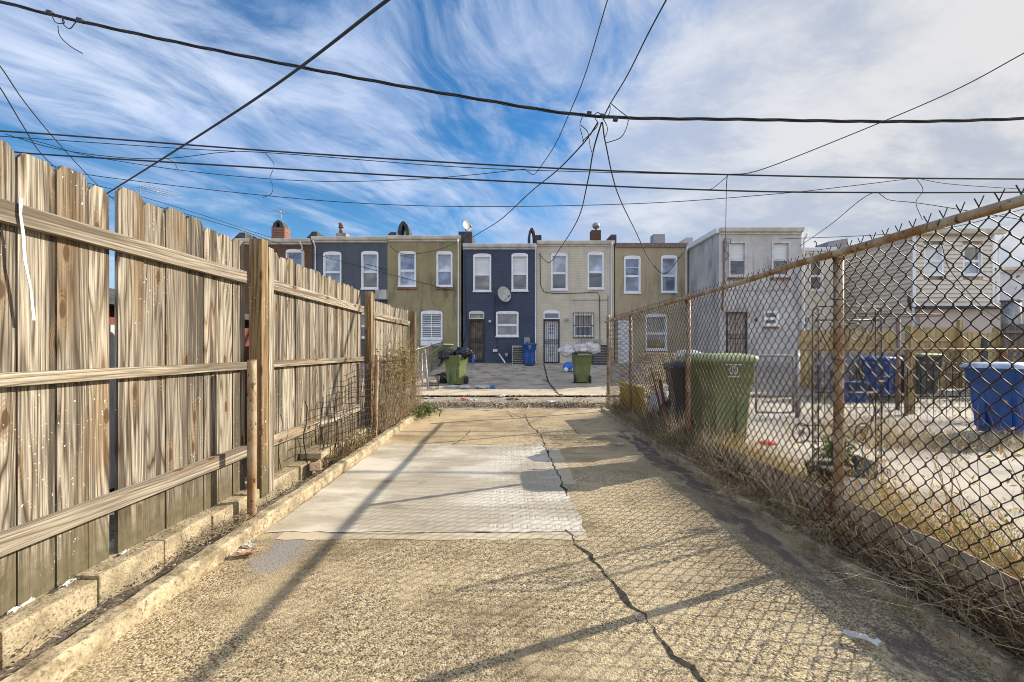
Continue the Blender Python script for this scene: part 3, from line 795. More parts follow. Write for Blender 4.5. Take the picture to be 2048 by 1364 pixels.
def vine(mb, p, d, length, r, rnd, droop=.0, wander=.5, bx=None):
    pts = [Vector(p)]; d = Vector(d).normalized(); n = max(4, int(length/.05))
    for i in range(n):
        d = (d + Vector((rnd.gauss(0, 1)*.4, rnd.gauss(0, 1), rnd.gauss(0, 1)))*wander*.25 + Vector((0, 0, -droop*.1))).normalized()
        q = pts[-1] + d*length/n
        if bx: q.x = min(max(q.x, bx[0]), bx[1])
        if q.z < .03: q.z = .03
        pts.append(q)
    mb.tube(pts, [r*(1-.6*i/n) for i in range(n+1)], 4, tone=rnd.random()*.999)

rv = random.Random(21)
root = thing('dry_vines', 'tangle of dry vines and faded leaves climbing the far bay of the wooden fence', 'vines', (-1.82, 7.3, .05))
mb = MB()
for _ in range(300):
    y = rv.uniform(6.2, 8.9)
    vine(mb, (rv.uniform(-1.86, -1.72), y, .05), (rv.uniform(-.1, .15), rv.gauss(0, .35), 1), rv.uniform(.3, 1.5 if y > 7.4 else 1.15), rv.uniform(.0015, .0035), rv, .1, .55, (-1.9, -1.6))
for _ in range(70):
    vine(mb, (rv.uniform(-1.84, -1.72), rv.uniform(7.0, 8.9), rv.uniform(.7, 1.4)), (rv.uniform(0, .3), rv.gauss(0, 1), rv.uniform(-.3, 1)), rv.uniform(.3, .7), .0015, rv, .2, .6, (-1.9, -1.45))
build('stems', mb, 'pale_twig', root)
mb = MB()
def vpt():
    y = rv.gauss(7.4, .55); y = min(max(y, 6.3), 8.9)
    return (rv.uniform(-1.88, -1.62), y, min(max(rv.gauss(.93, .2), .15), 1.6))
leaves(mb, 1500, vpt, .022, rv)
leaves(mb, 500, lambda: (rv.uniform(-1.86, -1.66), rv.uniform(6.2, 8.9), abs(rv.gauss(.1, .18))+.05), .02, rv)
build('leaves', mb, 'vine_leaf', root)
root = thing('dry_bramble', 'brown clump of dead bramble on the soil by the left kerb under the torn netting', 'bramble', (-1.8, 5.0, .05))
mb = MB()
for _ in range(170):
    vine(mb, (rv.uniform(-1.86, -1.74), rv.gauss(4.9, .22), .05), (rv.uniform(-.3, .5), rv.gauss(0, .8), rv.uniform(.2, 1)), rv.uniform(.12, .4), rv.uniform(.0015, .004), rv, .9, .9, (-1.9, -1.62))
for _ in range(160):
    vine(mb, (rv.uniform(-1.86, -1.76), rv.uniform(4.5, 6.6), .05), (rv.uniform(-.3, .3), rv.gauss(0, 1), rv.uniform(.1, .8)), rv.uniform(.1, .35), rv.uniform(.001, .003), rv, .9, .9, (-1.9, -1.64))
build('stems', mb, 'twig', root)
mb = MB(); leaves(mb, 260, lambda: (rv.uniform(-1.86, -1.7), rv.gauss(5.3, .5), abs(rv.gauss(.06, .07))+.05), .02, rv)
build('leaves', mb, 'vine_leaf', root)
root = thing('green_weed', 'low leafy green weed spilling over the far end of the left kerb', 'weed', (-1.6, 8.5, .03))
mb = MB(); leaves(mb, 500, lambda: (rv.gauss(-1.60, .12), rv.gauss(8.35, .28), .04+abs(rv.gauss(.05, .05))), .04, rv)
build('leaves', mb, 'green_leaf', root)
mb = MB()
for _ in range(30): vine(mb, (rv.gauss(-1.68, .05), rv.gauss(8.3, .2), .03), (rv.gauss(.5, .5), rv.gauss(0, .5), .5), .2, .003, rv, .5, .7)
build('stems', mb, 'twig', root)
root = thing('twig_pile', 'small heap of broken twigs on the soil beside the nearest pipe post', 'twigs', (-1.82, 2.8, .06))
mb = MB()
for _ in range(110): vine(mb, (rv.uniform(-1.86, -1.74), rv.gauss(2.85, .22), .07+rv.random()*.03), (rv.gauss(0, .6), rv.gauss(0, 1), rv.uniform(-.1, .35)), rv.uniform(.06, .22), .0018, rv, .6, .6, (-1.88, -1.7))
build('stems', mb, 'pale_twig', root)
# leaf litter (uncountable)
mb = MB()
leaves(mb, 1500, lambda: (rv.uniform(-1.87, -1.75), rv.uniform(1.0, 8.9), .06+rv.random()*.02), .012, rv, True)
leaves(mb, 260, lambda: (rv.uniform(-1.97, -1.87), rv.uniform(1.2, 6), .182), .010, rv, True)
leaves(mb, 500, lambda: (rv.gauss(-1.63, .05), rv.uniform(2, 8.9), .085 if rv.random() < .0 else .006), .006, rv, True)
leaves(mb, 1600, lambda: (rv.uniform(-2.4, 5.6), rv.gauss(9.75, .22), -.005), .028, rv, True)
leaves(mb, 1500, lambda: (rv.uniform(-2.4, 3.0), rv.gauss(10.7, .5), .0), .022, rv, True)
leaves(mb, 1500, lambda: (rv.gauss(1.3, .7), rv.gauss(9.75, .14), .01+rv.random()*.05), .03, rv, False)
leaves(mb, 1000, lambda: (rv.gauss(-.9, .6), rv.gauss(9.9, .16), .005+rv.random()*.04), .03, rv, False)
leaves(mb, 300, lambda: (rv.uniform(-3, 5), rv.gauss(11.7, .08), .02+rv.random()*.02), .03, rv, False)
leaves(mb, 260, lambda: (rv.uniform(-1.5, 1.7), rv.uniform(1.4, 8.5), .006), .007, rv, True)
build('leaf_litter', mb, 'leaf_litter', kind='stuff', label='scattered dead leaves and chips on kerbs and alley', cat='leaf litter')

# ================================================================== CHAIN LINK FENCE (right)
def zigmesh(mb, U0, U1, z0f, z1f, pos, pu=.039, pz=.042, r=.0028, spike=.05, amp=.0):
    n = int(round((U1-U0)/pu))
    for k in range(n):
        ua = U0+k*pu; zz0 = z0f(ua); zz1 = z1f(ua); pts = []
        m_ = int((zz1-zz0)/pz); par = 0
        for j in range(m_+1):
            z = zz1 - j*pz
            u = ua + (pu if (j+k) % 2 else 0)
            e_ = .004 if (j+k) % 2 == 0 else -.004; du_ = .0022 if (j+k) % 2 == 0 else -.0022
            pts.append(pos(u+du_, z+.007, e_)); pts.append(pos(u-du_*.3, z, e_*.2)); pts.append(pos(u+du_, z-.007, -e_))
        if spike:
            top = pos(ua+pu*.5, zz1+spike, 0); pts = [top]+pts
        mb.tube(pts, r, 4, cap=False)
cf = thing('chain_link_fence', 'tall rusty chain link fence with pipe posts along the right of the driveway', 'fence', (1.9, 5.0, .05))
CX = 1.9
def cpos(u, z, e):
    n_ = Vector((u*1.3, z*1.5, 3))
    low_ = max(0, (.6-z))/.6
    return Vector((CX + e + .02*mn.noise(n_) - .05*low_*(.5+mn.noise(n_*1.4)), u + .012*mn.noise(n_*1.7) , z + .010*mn.noise(n_*1.1+Vector((9, 0, 0)))))
mb = MB()
zigmesh(mb, 0.75, 8.95, lambda u: .07+.05*mn.noise(Vector((u, 0, 0))), lambda u: 1.765, cpos)
build('chain_mesh', mb, 'mesh_wire', cf)
mb = MB(); mb.tube([(CX-.012, .5+8.5*i/40, 1.765+.006*mn.noise(Vector((i*.3, 0, 0)))-.012*math.sin(math.pi*((i*8.5/40-.2) % 2.3)/2.3)) for i in range(41)], .0215, 12)
build('top_rail', mb, 'rusty_pipe', cf)
for yp, zt, rr_ in ((.45, 1.74, .027), (2.68, 1.735, .027), (4.94, 1.745, .027), (7.3, 1.745, .022), (8.96, 1.83, .034)):
    mb = MB(); mb.tube([(CX+.035, yp, z) for z in (-.02, .4, .9, 1.3, zt)], rr_, 14)
    mb.lathe([(rr_*1.15, 0), (rr_*1.15, .03), (rr_*.9, .05), (.004, .06)], (CX+.035, yp, zt))
    o = build('post', mb, 'rusty_pipe', cf)
    for zt_ in (.35, .75, 1.15, 1.5):
        mb = MB(); mb.tube(arc((CX+.03, yp, zt_), rr_+.012, 0, 2*math.pi, 12, Vector((1, 0, 0)), Vector((0, 1, .2)))[:-1], .0025, 4, closed=True)
        build('wire_tie', mb, 'mesh_wire', cf)
# low rust stained sheet at the foot of the fence
mb = MB(); n = 46
for i in range(n):
    pass
vs = []; ns = 60
for i in range(ns+1):
    y = 1.0+3.7*i/ns
    lean = .05+.03*mn.noise(Vector((y*.9, 0, 0)))
    zt = .31+.03*mn.noise(Vector((y*1.5, 2, 0)))+.012*mn.noise(Vector((y*9, 2, 0)))
    for (dx_, z_) in ((0, .05), (lean*.6, zt*.6), (lean, zt)):
        vs.append((1.955+dx_, y, z_))
mb.add(vs, [(3*i+j, 3*(i+1)+j, 3*(i+1)+j+1, 3*i+j+1) for i in range(ns) for j in range(2)], smooth=True)
mat('stained_sheet', (0.33, 0.27, 0.19), (0.21, 0.15, 0.09), 4, .75, .3, .004, c3=(.15, .055, .025), s3=3.2, w3=(.52, .66))
o = build('edging_sheet', mb, 'stained_sheet', origin=(1.955, 3.8, .05), label='low rust-stained edging sheet leaning along the foot of the chain link fence', cat='edging')
sm_ = o.modifiers.new('thick', 'SOLIDIFY'); sm_.thickness = .012

# dead grass through the fence (uncountable)
rg = random.Random(5); mb = MB()
zr = lambda x, y: .10 if x > 1.95 else .045
def reg():
    while True:
        y = rg.uniform(1.0, 8.8)
        if mn.noise(Vector((y*1.3, 4, 0))) > rg.uniform(-.55, .35): break
    return (1.93+abs(rg.gauss(0, .16)), y)
blades(mb, 3400, reg, zr, .06, .30, .0028, 1.2, 5, rg)
blades(mb, 1500, lambda: (rg.uniform(1.86, 1.97), rg.uniform(1.0, 8.6)), lambda x, y: .05, .06, .32, .0026, 1.4, 5, rg, .3)
blades(mb, 1100, lambda: (rg.uniform(1.86, 1.98), rg.uniform(2.5, 6.5)), lambda x, y: .05, .1, .36, .0024, 1.5, 6, rg, .2)
for _ in range(2600): vine(mb, (1.88+abs(rg.gauss(0, .1)), rg.uniform(1.0, 8.5), .06+rg.random()*.12), (rg.gauss(-.05, .6), rg.gauss(0, .9), rg.uniform(0, 1)), rg.uniform(.12, .5), .0022, rg, 1.0, 1.5, (1.80, 2.35))
leaves(mb, 2600, lambda: (1.90+abs(rg.gauss(0, .14)), rg.uniform(1.0, 8.6), .07+abs(rg.gauss(.04, .09))), .012, rg)
blades(mb, 900, lambda: (1.95+rg.random()*.25, rg.gauss(5.1, .5)), zr, .15, .5, .003, .9, 5, rg)
build('dead_grass', mb, 'dead_grass', kind='stuff', label='tangled dead grass growing through the foot of the chain link fence', cat='grass')
mb = MB()
blades(mb, 1500, lambda: (2.02+abs(rg.gauss(.1, .18)), rg.uniform(1.0, 5.2)), lambda x, y: .12, .06, .34, .0026, 1.2, 5, rg)
for _ in range(900): vine(mb, (2.02+abs(rg.gauss(0, .2)), rg.uniform(1.0, 5.2), .13), (rg.gauss(0, .6), rg.gauss(0, .9), rg.uniform(.1, 1)), rg.uniform(.15, .45), .002, rg, .6, 1.3, (1.98, 2.9))
leaves(mb, 4200, lambda: (2.05+abs(rg.gauss(.12, .17)), rg.uniform(1.2, 5.2), .14+abs(rg.gauss(.07, .07))), .014, rg)
blades(mb, 900, lambda: (2.3+rg.random()*.5, rg.uniform(1.2, 3.4)), lambda x, y: .12, .06, .36, .002, .6, 4, rg)
for _ in range(46):
    x_, y_ = rg.uniform(2.1, 2.8), rg.uniform(1.5, 3.6); hh = rg.uniform(.3, .95)
    vine(mb, (x_, y_, .12), (rg.gauss(0, .15), rg.gauss(0, .15), 1), hh, .003, rg, 0, .35)
    leaves(mb, 14, lambda: (x_+rg.gauss(0, .05), y_+rg.gauss(0, .05), .12+hh*rg.uniform(.3, 1)), .016, rg)
leaves(mb, 1500, lambda: (2.2+abs(rg.gauss(.1, .25)), rg.uniform(1.2, 3.6), .14+abs(rg.gauss(.09, .09))), .015, rg)
build('weeds', mb, 'mixed_weeds', kind='stuff', label='straw and orange weeds in the bed behind the chain link fence', cat='weeds')
mb = MB()
blades(mb, 3800, lambda: (rg.uniform(4.0, 8.5), rg.gauss(5.15, .22)), lambda x, y: .12, .06, .26, .004, 1.0, 4, rg, .2)
blades(mb, 900, lambda: (rg.gauss(4.5, .35), rg.gauss(5.7, .3)), lambda x, y: .12, .08, .32, .004, .8, 4, rg)
build('straw_grass', mb, 'dead_grass', kind='stuff', label='strip of matted straw grass across the neighbouring concrete yard', cat='grass')

# ================================================================== WHEELED CARTS
def rrect(w_, d_, r, z, oy=0, n=5, ox=0):
    pts = []
    for cx, cy, a0 in ((w_/2-r, d_/2-r, 0), (-w_/2+r, d_/2-r, 90), (-w_/2+r, -d_/2+r, 180), (w_/2-r, -d_/2+r, 270)):
        for k in range(n+1):
            a = R(a0+90*k/n); pts.append((cx+r*math.cos(a)+ox, cy+r*math.sin(a)+oy, z))
    return pts
def cart(name, label, body, lidm, hgt=1.08, wid=.62, dep=.74, lid='closed', emblem=True, group=None, wheels=True):
    """front faces -Y; wheels and handle at +Y"""
    root = thing(name, label, 'wheelie bin', (0, 0, 0), group)
    k = hgt/1.08
    mb = MB()
    secs = [rrect(wid*.72, dep*.60, .05, .03*k, .0), rrect(wid*.76, dep*.66, .06, .12*k, 0), rrect(wid*.84, dep*.78, .06, .50*k, 0),
            rrect(wid*.86, dep*.82, .06, .70*k, 0), rrect(wid*.93, dep*.92, .06, .76*k, 0), rrect(wid*.95, dep*.95, .06, .97*k, 0), rrect(wid*1.0, dep*1.0, .06, .98*k, 0), rrect(wid*1.0, dep*1.0, .06, 1.01*k, 0)]
    secs += [rrect(wid*.93, dep*.93, .05, 1.01*k, 0), rrect(wid*.85, dep*.85, .05, .80*k, 0)]
    mb.loft(secs)
    mb.box(-wid*.30, -wid*.12, -dep*.41, -dep*.385, .12*k, .62*k)   # front ribs
    mb.box(wid*.12, wid*.30, -dep*.41, -dep*.385, .12*k, .62*k)
    build('body', mb, body, root)
    if lid == 'closed':
        mb = MB(); mb.loft([rrect(wid*1.05, dep*1.05, .07, 1.0*k), rrect(wid*1.06, dep*1.07, .07, 1.03*k), rrect(wid*.96, dep*.97, .09, 1.065*k), rrect(wid*.6, dep*.6, .1, 1.085*k)])
        build('lid', mb, lidm, root)
    elif lid == 'open':
        mb = MB(); M = Matrix.Rotation(R(62), 3, 'X')
        mb.obox((0, dep*.5+.14, 1.30*k), (wid*1.02, dep*.98, .03), M)
        build('lid', mb, lidm, root, bevel=.01)
    elif lid == 'back':
        mb = MB(); mb.box(-wid*.5, wid*.5, dep*.52, dep*.56, .35*k, 1.0*k)
        build('lid', mb, lidm, root, bevel=.01)
    mb = MB(); mb.tube([(-wid*.42, dep*.53, .96*k), (-wid*.42, dep*.60, 1.0*k), (wid*.42, dep*.60, 1.0*k), (wid*.42, dep*.53, .96*k)], .016, 8)
    build('handle', mb, body, root)
    for sx in (-1, 1):
        mb = MB(); mb.lathe([(.04, -.025), (.12, -.025), (.13, -.015), (.13, .015), (.12, .025), (.04, .025)], (sx*wid*.40, dep*.36, .13), (1, 0, 0), 20)
        build('wheel', mb, 'rubber', root)
    if emblem:
        mb = MB(); y_ = -dep*.475; z_ = .885*k
        mb.smooth = False
        mb.tube([(-.09, y_-.003, z_+.07), (.09, y_-.003, z_+.07)], .004, 4)
        mb.tube([(-.06, y_-.002, z_-.055), (.06, y_-.002, z_-.055)], .004, 4)
        mb.tube([Vector((.045*math.cos(a), y_-.003, z_+.01+.04*math.sin(a))) for a in [i*.45 for i in range(14)]], .004, 4, closed=True)
        mb.tube([(-.02, y_-.003, z_+.045), (-.005, y_-.003, z_-.02), (.02, y_-.003, z_+.0), (.012, y_-.003, z_+.04)], .004, 4)
        build('emblem', mb, 'white_paint', root)
    return root
def place(o, x, y, z, rz=0, s=None):
    o.location = (x, y, z); o.rotation_euler = (0, 0, R(rz))
    return o
big = cart('wheelie_bin', 'large green wheelie bin with a pale closed lid behind the chain link fence', 'cart_green', 'lid_green', 1.03, .56, .62)
place(big, 2.34, 5.1, .13, 4)
b2 = cart('wheelie_bin', 'green wheelie bin overflowing with black bags on the pad edge at left', 'cart_green', 'lid_green', 1.0, .60, .66, lid='none', emblem=False)
place(b2, PX(912, 14.7), 14.7, pad_z(0, 14.7), -25)
mb = MB()
lid_o = MB(); M = Matrix.Rotation(R(-32), 3, 'Y')
lid_o.obox((-.62, .12, 1.14), (.62, .6, .03), M)
build('lid', lid_o, 'lid_green', b2, bevel=.008)
b3 = cart('wheelie_bin', 'green wheelie bin seen from behind with wheels, piled with white bags on the pad', 'cart_green', 'lid_green', 1.0, .64, .70, lid='none', emblem=False)
place(b3, PX(1163, 15.3), 15.3, pad_z(0, 15.3), 178)
mb = MB(); mb.loft([rrect(.66, .66, .06, .98), rrect(.67, .67, .06, 1.0), rrect(.6, .6, .08, 1.02)]); build('lid', mb, 'cart_black', b3)
b4 = cart('wheelie_bin', 'blue wheelie bin against the navy house beside the air conditioner', 'cart_blue', 'cart_blue', 1.0, .60, .66)
place(b4, PX(1058, 20.3), 20.3, pad_z(0, 20.3), 4)
b5 = cart('wheelie_bin', 'blue wheelie bin with a pale lid standing in straw grass at the right edge', 'cart_blue', 'lid_bluewhite', .92, .62, .70, emblem=False)
place(b5, 6.36, 5.8, .12, -78)
b6 = cart('wheelie_bin', 'dark low bin with clutter on top just beyond the large green bin', 'cart_black', 'cart_black', .92, .5, .6, emblem=False)
place(b6, 2.38, 6.0, .12, 5)
b7 = cart('wheelie_bin', 'blue wheelie bin in the far right yard behind the clothesline post', 'cart_blue', 'cart_blue', .92, .56, .64, emblem=False)
place(b7, PX(1762, 11), 11.0, .12, 20)
b8 = cart('wheelie_bin', 'dark green wheelie bin in the far right yard beside the blue one', 'pot_dark', 'cart_green', 1.0, .62, .7, emblem=False)
place(b8, PX(1838, 11), 11.0, .12, 0)

# bags
def blob(mb, c, rad, seed=0, crease=.25, sub=4, flat=1.0):
    bm = bmesh.new(); bmesh.ops.create_icosphere(bm, subdivisions=sub, radius=1)
    c = Vector(c)
    for v in bm.verts:
        d = v.co.normalized()
        n1 = mn.noise(d*1.6+Vector((seed, 0, 0))); n2 = abs(mn.noise(d*4.5+Vector((0, seed, 0)))); n3 = abs(mn.noise(d*10+Vector((0, 0, seed))))
        f_ = 1+.28*n1-crease*n2-crease*.45*n3
        v.co = Vector((d.x*rad[0]*f_, d.y*rad[1]*f_, d.z*rad[2]*f_))
    idx = {v: i for i, v in enumerate(bm.verts)}
    mb.add([c+v.co for v in bm.verts], [tuple(idx[v] for v in f.verts) for f in bm.faces], smooth=True)
    bm.free()
def crumple(mb, c, rad, seed, n=5):
    rr = random.Random(seed)
    for k in range(n):
        o_ = Vector((rr.gauss(0, .45)*rad[0], rr.gauss(0, .35)*rad[1], rr.uniform(-.1, .3)*rad[2]))
        s_ = rr.uniform(.35, .65)
        blob(mb, Vector(c)+o_, (rad[0]*s_, rad[1]*s_, rad[2]*s_*1.1), rr.random()*90, .75, 2)
def bag(name, label, c, rad, seed, mname, cat='rubbish bag', tie=None, group=None, crease=.3):
    mb = MB(); blob(mb, c, rad, seed, crease)
    if tie is not None:
        tt = Vector(tie); cc = Vector(c); d = (tt-cc)
        mb.tube([cc+d*.75, cc+d*.95, tt, tt+d.normalized()*.07], [.05, .015, .02, .05], 7)
    return build(name, mb, mname, origin=(c[0], c[1], c[2]-rad[2]), label=label, cat=cat, group=group)
Y2 = 14.7
gb = 'black rubbish bags on the left green bin'
bag('rubbish_bag', 'black rubbish bag draped over the left side of the overflowing green bin', P(893, 710, Y2-.05), (.36, .26, .22), 3, 'bag_black', tie=P(880, 728, Y2-.3), group=gb, crease=.5)
bag('rubbish_bag', 'black rubbish bag on the right rim of the overflowing green bin', P(926, 706, Y2), (.34, .27, .20), 8, 'bag_black', tie=P(948, 718, Y2-.2), group=gb, crease=.5)
bag('rubbish_bag', 'blue-tinted limp plastic strip hanging off the right black bag', P(947, 719, Y2-.2), (.05, .04, .16), 5, 'blue_plastic')
Y3 = 15.3
gw = 'white bags on the rear-facing green bin'
bag('rubbish_bag', 'white rubbish bag slumping off the left side of the rear-facing green bin', P(1137, 702, Y3), (.34, .27, .21), 13, 'bag_white', group=gw)
bag('rubbish_bag', 'white rubbish bag in the middle on top of the rear-facing green bin', P(1161, 697, Y3-.1), (.28, .25, .19), 17, 'bag_white', group=gw)
bag('rubbish_bag', 'fat white rubbish bag on the right of the rear-facing green bin', P(1182, 697, Y3), (.34, .28, .22), 24, 'bag_white', group=gw)
bag('rubbish_bag', 'small orange bag tucked behind the white bags on the green bin', P(1160, 688, Y3+.25), (.14, .1, .09), 4, 'orange_trash')
bag('rubbish_bag', 'black rubbish bag on the ground behind the overflowing green bin', Vector((PX(886, 15.1), 15.1, .26)), (.26, .22, .2), 31, 'bag_black')

# ================================================================== HOUSES
def holes_wall(mb, x0, x1, z0, z1, Y, holes, depth=.2):
    xs = sorted({x0, x1} | {h[0] for h in holes} | {h[2] for h in holes})
    zs = sorted({z0, z1} | {h[1] for h in holes} | {h[3] for h in holes})
    xs = [x for x in xs if x0 <= x <= x1]; zs = [z for z in zs if z0 <= z <= z1]
    for a, b_ in zip(xs[:-1], xs[1:]):
        for c_, d_ in zip(zs[:-1], zs[1:]):
            mx_, mz_ = (a+b_)/2, (c_+d_)/2
            if any(h[0] < mx_ < h[2] and h[1] < mz_ < h[3] for h in holes): continue
            mb.add([(a, Y, c_), (b_, Y, c_), (b_, Y, d_), (a, Y, d_)], [(0, 1, 2, 3)])
    for (hx0, hz0, hx1, hz1) in holes:
        for q in (((hx0, hz0), (hx1, hz0)), ((hx1, hz0), (hx1, hz1)), ((hx1, hz1), (hx0, hz1)), ((hx0, hz1), (hx0, hz0))):
            (a, c_), (b_, d_) = q
            mb.add([(a, Y, c_), (a, Y+depth, c_), (b_, Y+depth, d_), (b_, Y, d_)], [(0, 1, 2, 3)])
def arch_pts(x0, x1, z, rise, n=10, ext=0):
    w_ = (x1-x0)/2+ext; c_ = (x0+x1)/2
    return [(c_+w_*math.cos(math.pi*k/n), z+rise*math.sin(math.pi*k/n)**.8) for k in range(n+1)]
def ring(mb, x0, z0, x1, z1, w_, ya, yb):
    mb.box(x0, x0+w_, ya, yb, z0, z1); mb.box(x1-w_, x1, ya, yb, z0, z1)
    mb.box(x0+w_, x1-w_, ya, yb, z1-w_, z1); mb.box(x0+w_, x1-w_, ya, yb, z0, z0+w_)
def window(house, px0, py0, px1, py1, Y, arch=.10, up='blind', lo='glass_dark', wallm='brick_navy', sill=None, frame='white_paint', wd=.065, bars=False, grid=0, shutters=False):
    x0, x1 = PX(px0, Y), PX(px1, Y); z0, z1 = PZ(py1, Y), PZ(py0, Y)-arch
    mb = MB()
    ring(mb, x0, z0, x1, z1, wd, Y-.03, Y+.10)
    mb.box(x0-.02, x1+.02, Y-.07, Y-.031, z0-.04, z0+.03)
    zm = z0+(z1-z0)*.48
    mb.box(x0+wd, x1-wd, Y+.03, Y+.09, zm-.03, zm+.03)
    # sash stiles
    ring(mb, x0+wd, zm+.03, x1-wd, z1-wd, .022, Y+.05, Y+.10)
    ring(mb, x0+wd, z0+wd, x1-wd, zm-.03, .022, Y+.03, Y+.08)
    if arch:
        ap = arch_pts(x0, x1, z1, arch)
        mb.prism(ap, Y-.03, Y-.002)
    for k in range(grid):
        zz = zm+(z1-wd-zm)*(k+1)/(grid+1); mb.box(x0+wd, x1-wd, Y+.045, Y+.06, zz-.012, zz+.012)
    fr = build('window', mb, frame, house, bevel=0)
    mb = MB(); mb.box(x0+wd, x1-wd, Y+.085, Y+.095, zm, z1-wd); build('upper_pane', mb, up, fr)
    mb = MB(); mb.box(x0+wd, x1-wd, Y+.065, Y+.075, z0+wd, zm); build('lower_pane', mb, lo, fr)
    if up == 'blind':
        mb = MB(); mb.box(x0+wd+.03, x1-wd-.03, Y+.078, Y+.084, zm+.03, z1-wd-.04)
        pass
    if arch:
        outer = arch_pts(x0, x1, z1, arch+.10, 12, .09); inner = arch_pts(x0, x1, z1, arch+.015, 12, .012)
        mb = MB()
        n = len(outer)
        poly = outer+inner[::-1]
        for k in range(n-1):
            mb.prism([outer[k], outer[k+1], inner[k+1], inner[k]], Y-.018, Y+.01)
        build('arch', mb, wallm, house)
    if sill:
        mb = MB()
        nb = int((x1-x0+.1)/.07)
        for k in range(nb): mb.box(x0-.05+k*.07+.005, x0-.05+(k+1)*.07-.005, Y-.06, Y-.002, z0-.15, z0-.045)
        build('sill', mb, sill, house)
    if bars:
        mb = MB(); xa, xb, za, zb = x0-.02, x1+.02, z0-.04, z1+.06
        for k in range(9): mb.tube([(xa+(xb-xa)*k/8, Y-.11, za), (xa+(xb-xa)*k/8, Y-.11, zb)], .012, 5)
        for zz in (za+.03, (za+zb)/2-.02, zb-.02): mb.box(xa, xb, Y-.118, Y-.10, zz-.015, zz+.015)
        build('window_bars', mb, 'black_iron', house)
    if shutters:
        mb = MB()
        for k in range(10):
            for s0, s1 in ((x0+wd+.01, (x0+x1)/2-.02), ((x0+x1)/2+.02, x1-wd-.01)):
                zz = z0+wd+.03+(z1-z0-2*wd-.06)*(k+.5)/10
                mb.obox(((s0+s1)/2, Y+.01, zz), (s1-s0, .05, .012), Matrix.Rotation(R(35), 3, 'X'))
        mb.box((x0+x1)/2-.02, (x0+x1)/2+.02, Y-.01, Y+.03, z0+wd, z1-wd)
        build('shutter', mb, 'white_paint', house)
    return (x0, z0, x1, z1)
def scroll(mb, c, r, turns, y, flip=1, wr=.007, a0=0):
    pts = []
    for i in range(int(turns*14)+1):
        a = a0+2*math.pi*i/14; rr_ = r*(1-.75*i/(turns*14))
        pts.append((c[0]+flip*rr_*math.cos(a), y, c[1]+rr_*math.sin(a)))
    mb.tube(pts, wr, 4)
def sec_door(house, px0, py0, px1, py1, Y, doorm, transom=None, trm='glass_dark', wallm='brick_navy', scrolls=True):
    x0, x1 = PX(px0, Y), PX(px1, Y); z0, z1 = PZ(py1, Y), PZ(py0, Y)
    mb = MB(); ring(mb, x0, z0, x1, z1, .06, Y-.04, Y+.02)
    zm = z0+(z1-z0)*.5; mb.box(x0+.06, x1-.06, Y-.035, Y, zm-.10, zm-.07); mb.box(x0+.06, x1-.06, Y-.035, Y, zm+.05, zm+.08)
    d = build('door', mb, 'black_iron', house)
    mb = MB(); nb = 7
    for k in range(1, nb): 
        xx = x0+.06+(x1-x0-.12)*k/nb; mb.tube([(xx, Y-.02, z0+.06), (xx, Y-.02, z1-.06)], .009, 4)
    if scrolls:
        cx = (x0+x1)/2
        for zc0 in (z0+(z1-z0)*.27, z0+(z1-z0)*.77):
            for dz_ in (-.16, 0, .16):
                for fl in (-1, 1): scroll(mb, (cx+fl*.06, zc0+dz_), .06, 1.3, Y-.025, fl)
        for k in range(5):
            scroll(mb, (x0+.12+(x1-x0-.24)*k/4, zm-.01), .045, 1.2, Y-.025, 1)
    build('grille', mb, 'black_iron', d)
    mb = MB(); mb.box(x0+.04, x1-.04, Y+.10, Y+.14, z0, z1); build('door_leaf', mb, doorm, d)
    mb = MB(); mb.lathe([(.02, 0), (.025, .02), (.01, .04)], (x1-.09, Y-.04, zm), (0, -1, 0), 10); build('handle', mb, 'galv', d)
    hole_top = z1
    if transom:
        zt0, zt1 = z1+.02, PZ(transom, Y)-.09
        mb = MB(); ring(mb, x0, zt0, x1, zt1, .05, Y-.03, Y+.08)
        if trm != 'none':
            ap = arch_pts(x0, x1, zt1, .1); mb.prism(ap, Y-.03, Y-.002)
        tr = build('transom', mb, 'white_paint' if wallm == 'brick_cream' else 'dusty_white', house)
        mb = MB(); mb.box(x0+.04, x1-.04, Y+.05, Y+.06, zt0+.03, zt1-.03); build('pane', mb, trm, tr)
        hole_top = zt1
    return (x0, z0-.02, x1, hole_top)
def downspout(house, px, ptop, pbot, Y, mname='white_paint', w_=.07):
    x = PX(px, Y); z1 = PZ(ptop, Y); z0 = PZ(pbot, Y)
    mb = MB(); mb.tube([(x, Y-.30, z1), (x, Y-.20, z1-.12), (x, Y-.07, z1-.22), (x, Y-.07, z0+.15), (x+.01, Y-.16, z0+.02)], w_/2, 8)
    build('downspout', mb, mname, house)
def house(name, label, px0, px1, ptop, pbase, Y, wallm, depth=11.0, gut='gutter_cream', gutpx=8, rooft='roof_tar', group='row houses behind the alley', roofrise=.0):
    x0, x1 = PX(px0, Y), PX(px1, Y); z0 = PZ(pbase, Y)-.35; z1 = PZ(ptop, Y)
    h = thing(name, label, 'house', ((x0+x1)/2, Y, z0), group)
    h['_g'] = (x0, x1, z0, z1, Y, depth)
    return h
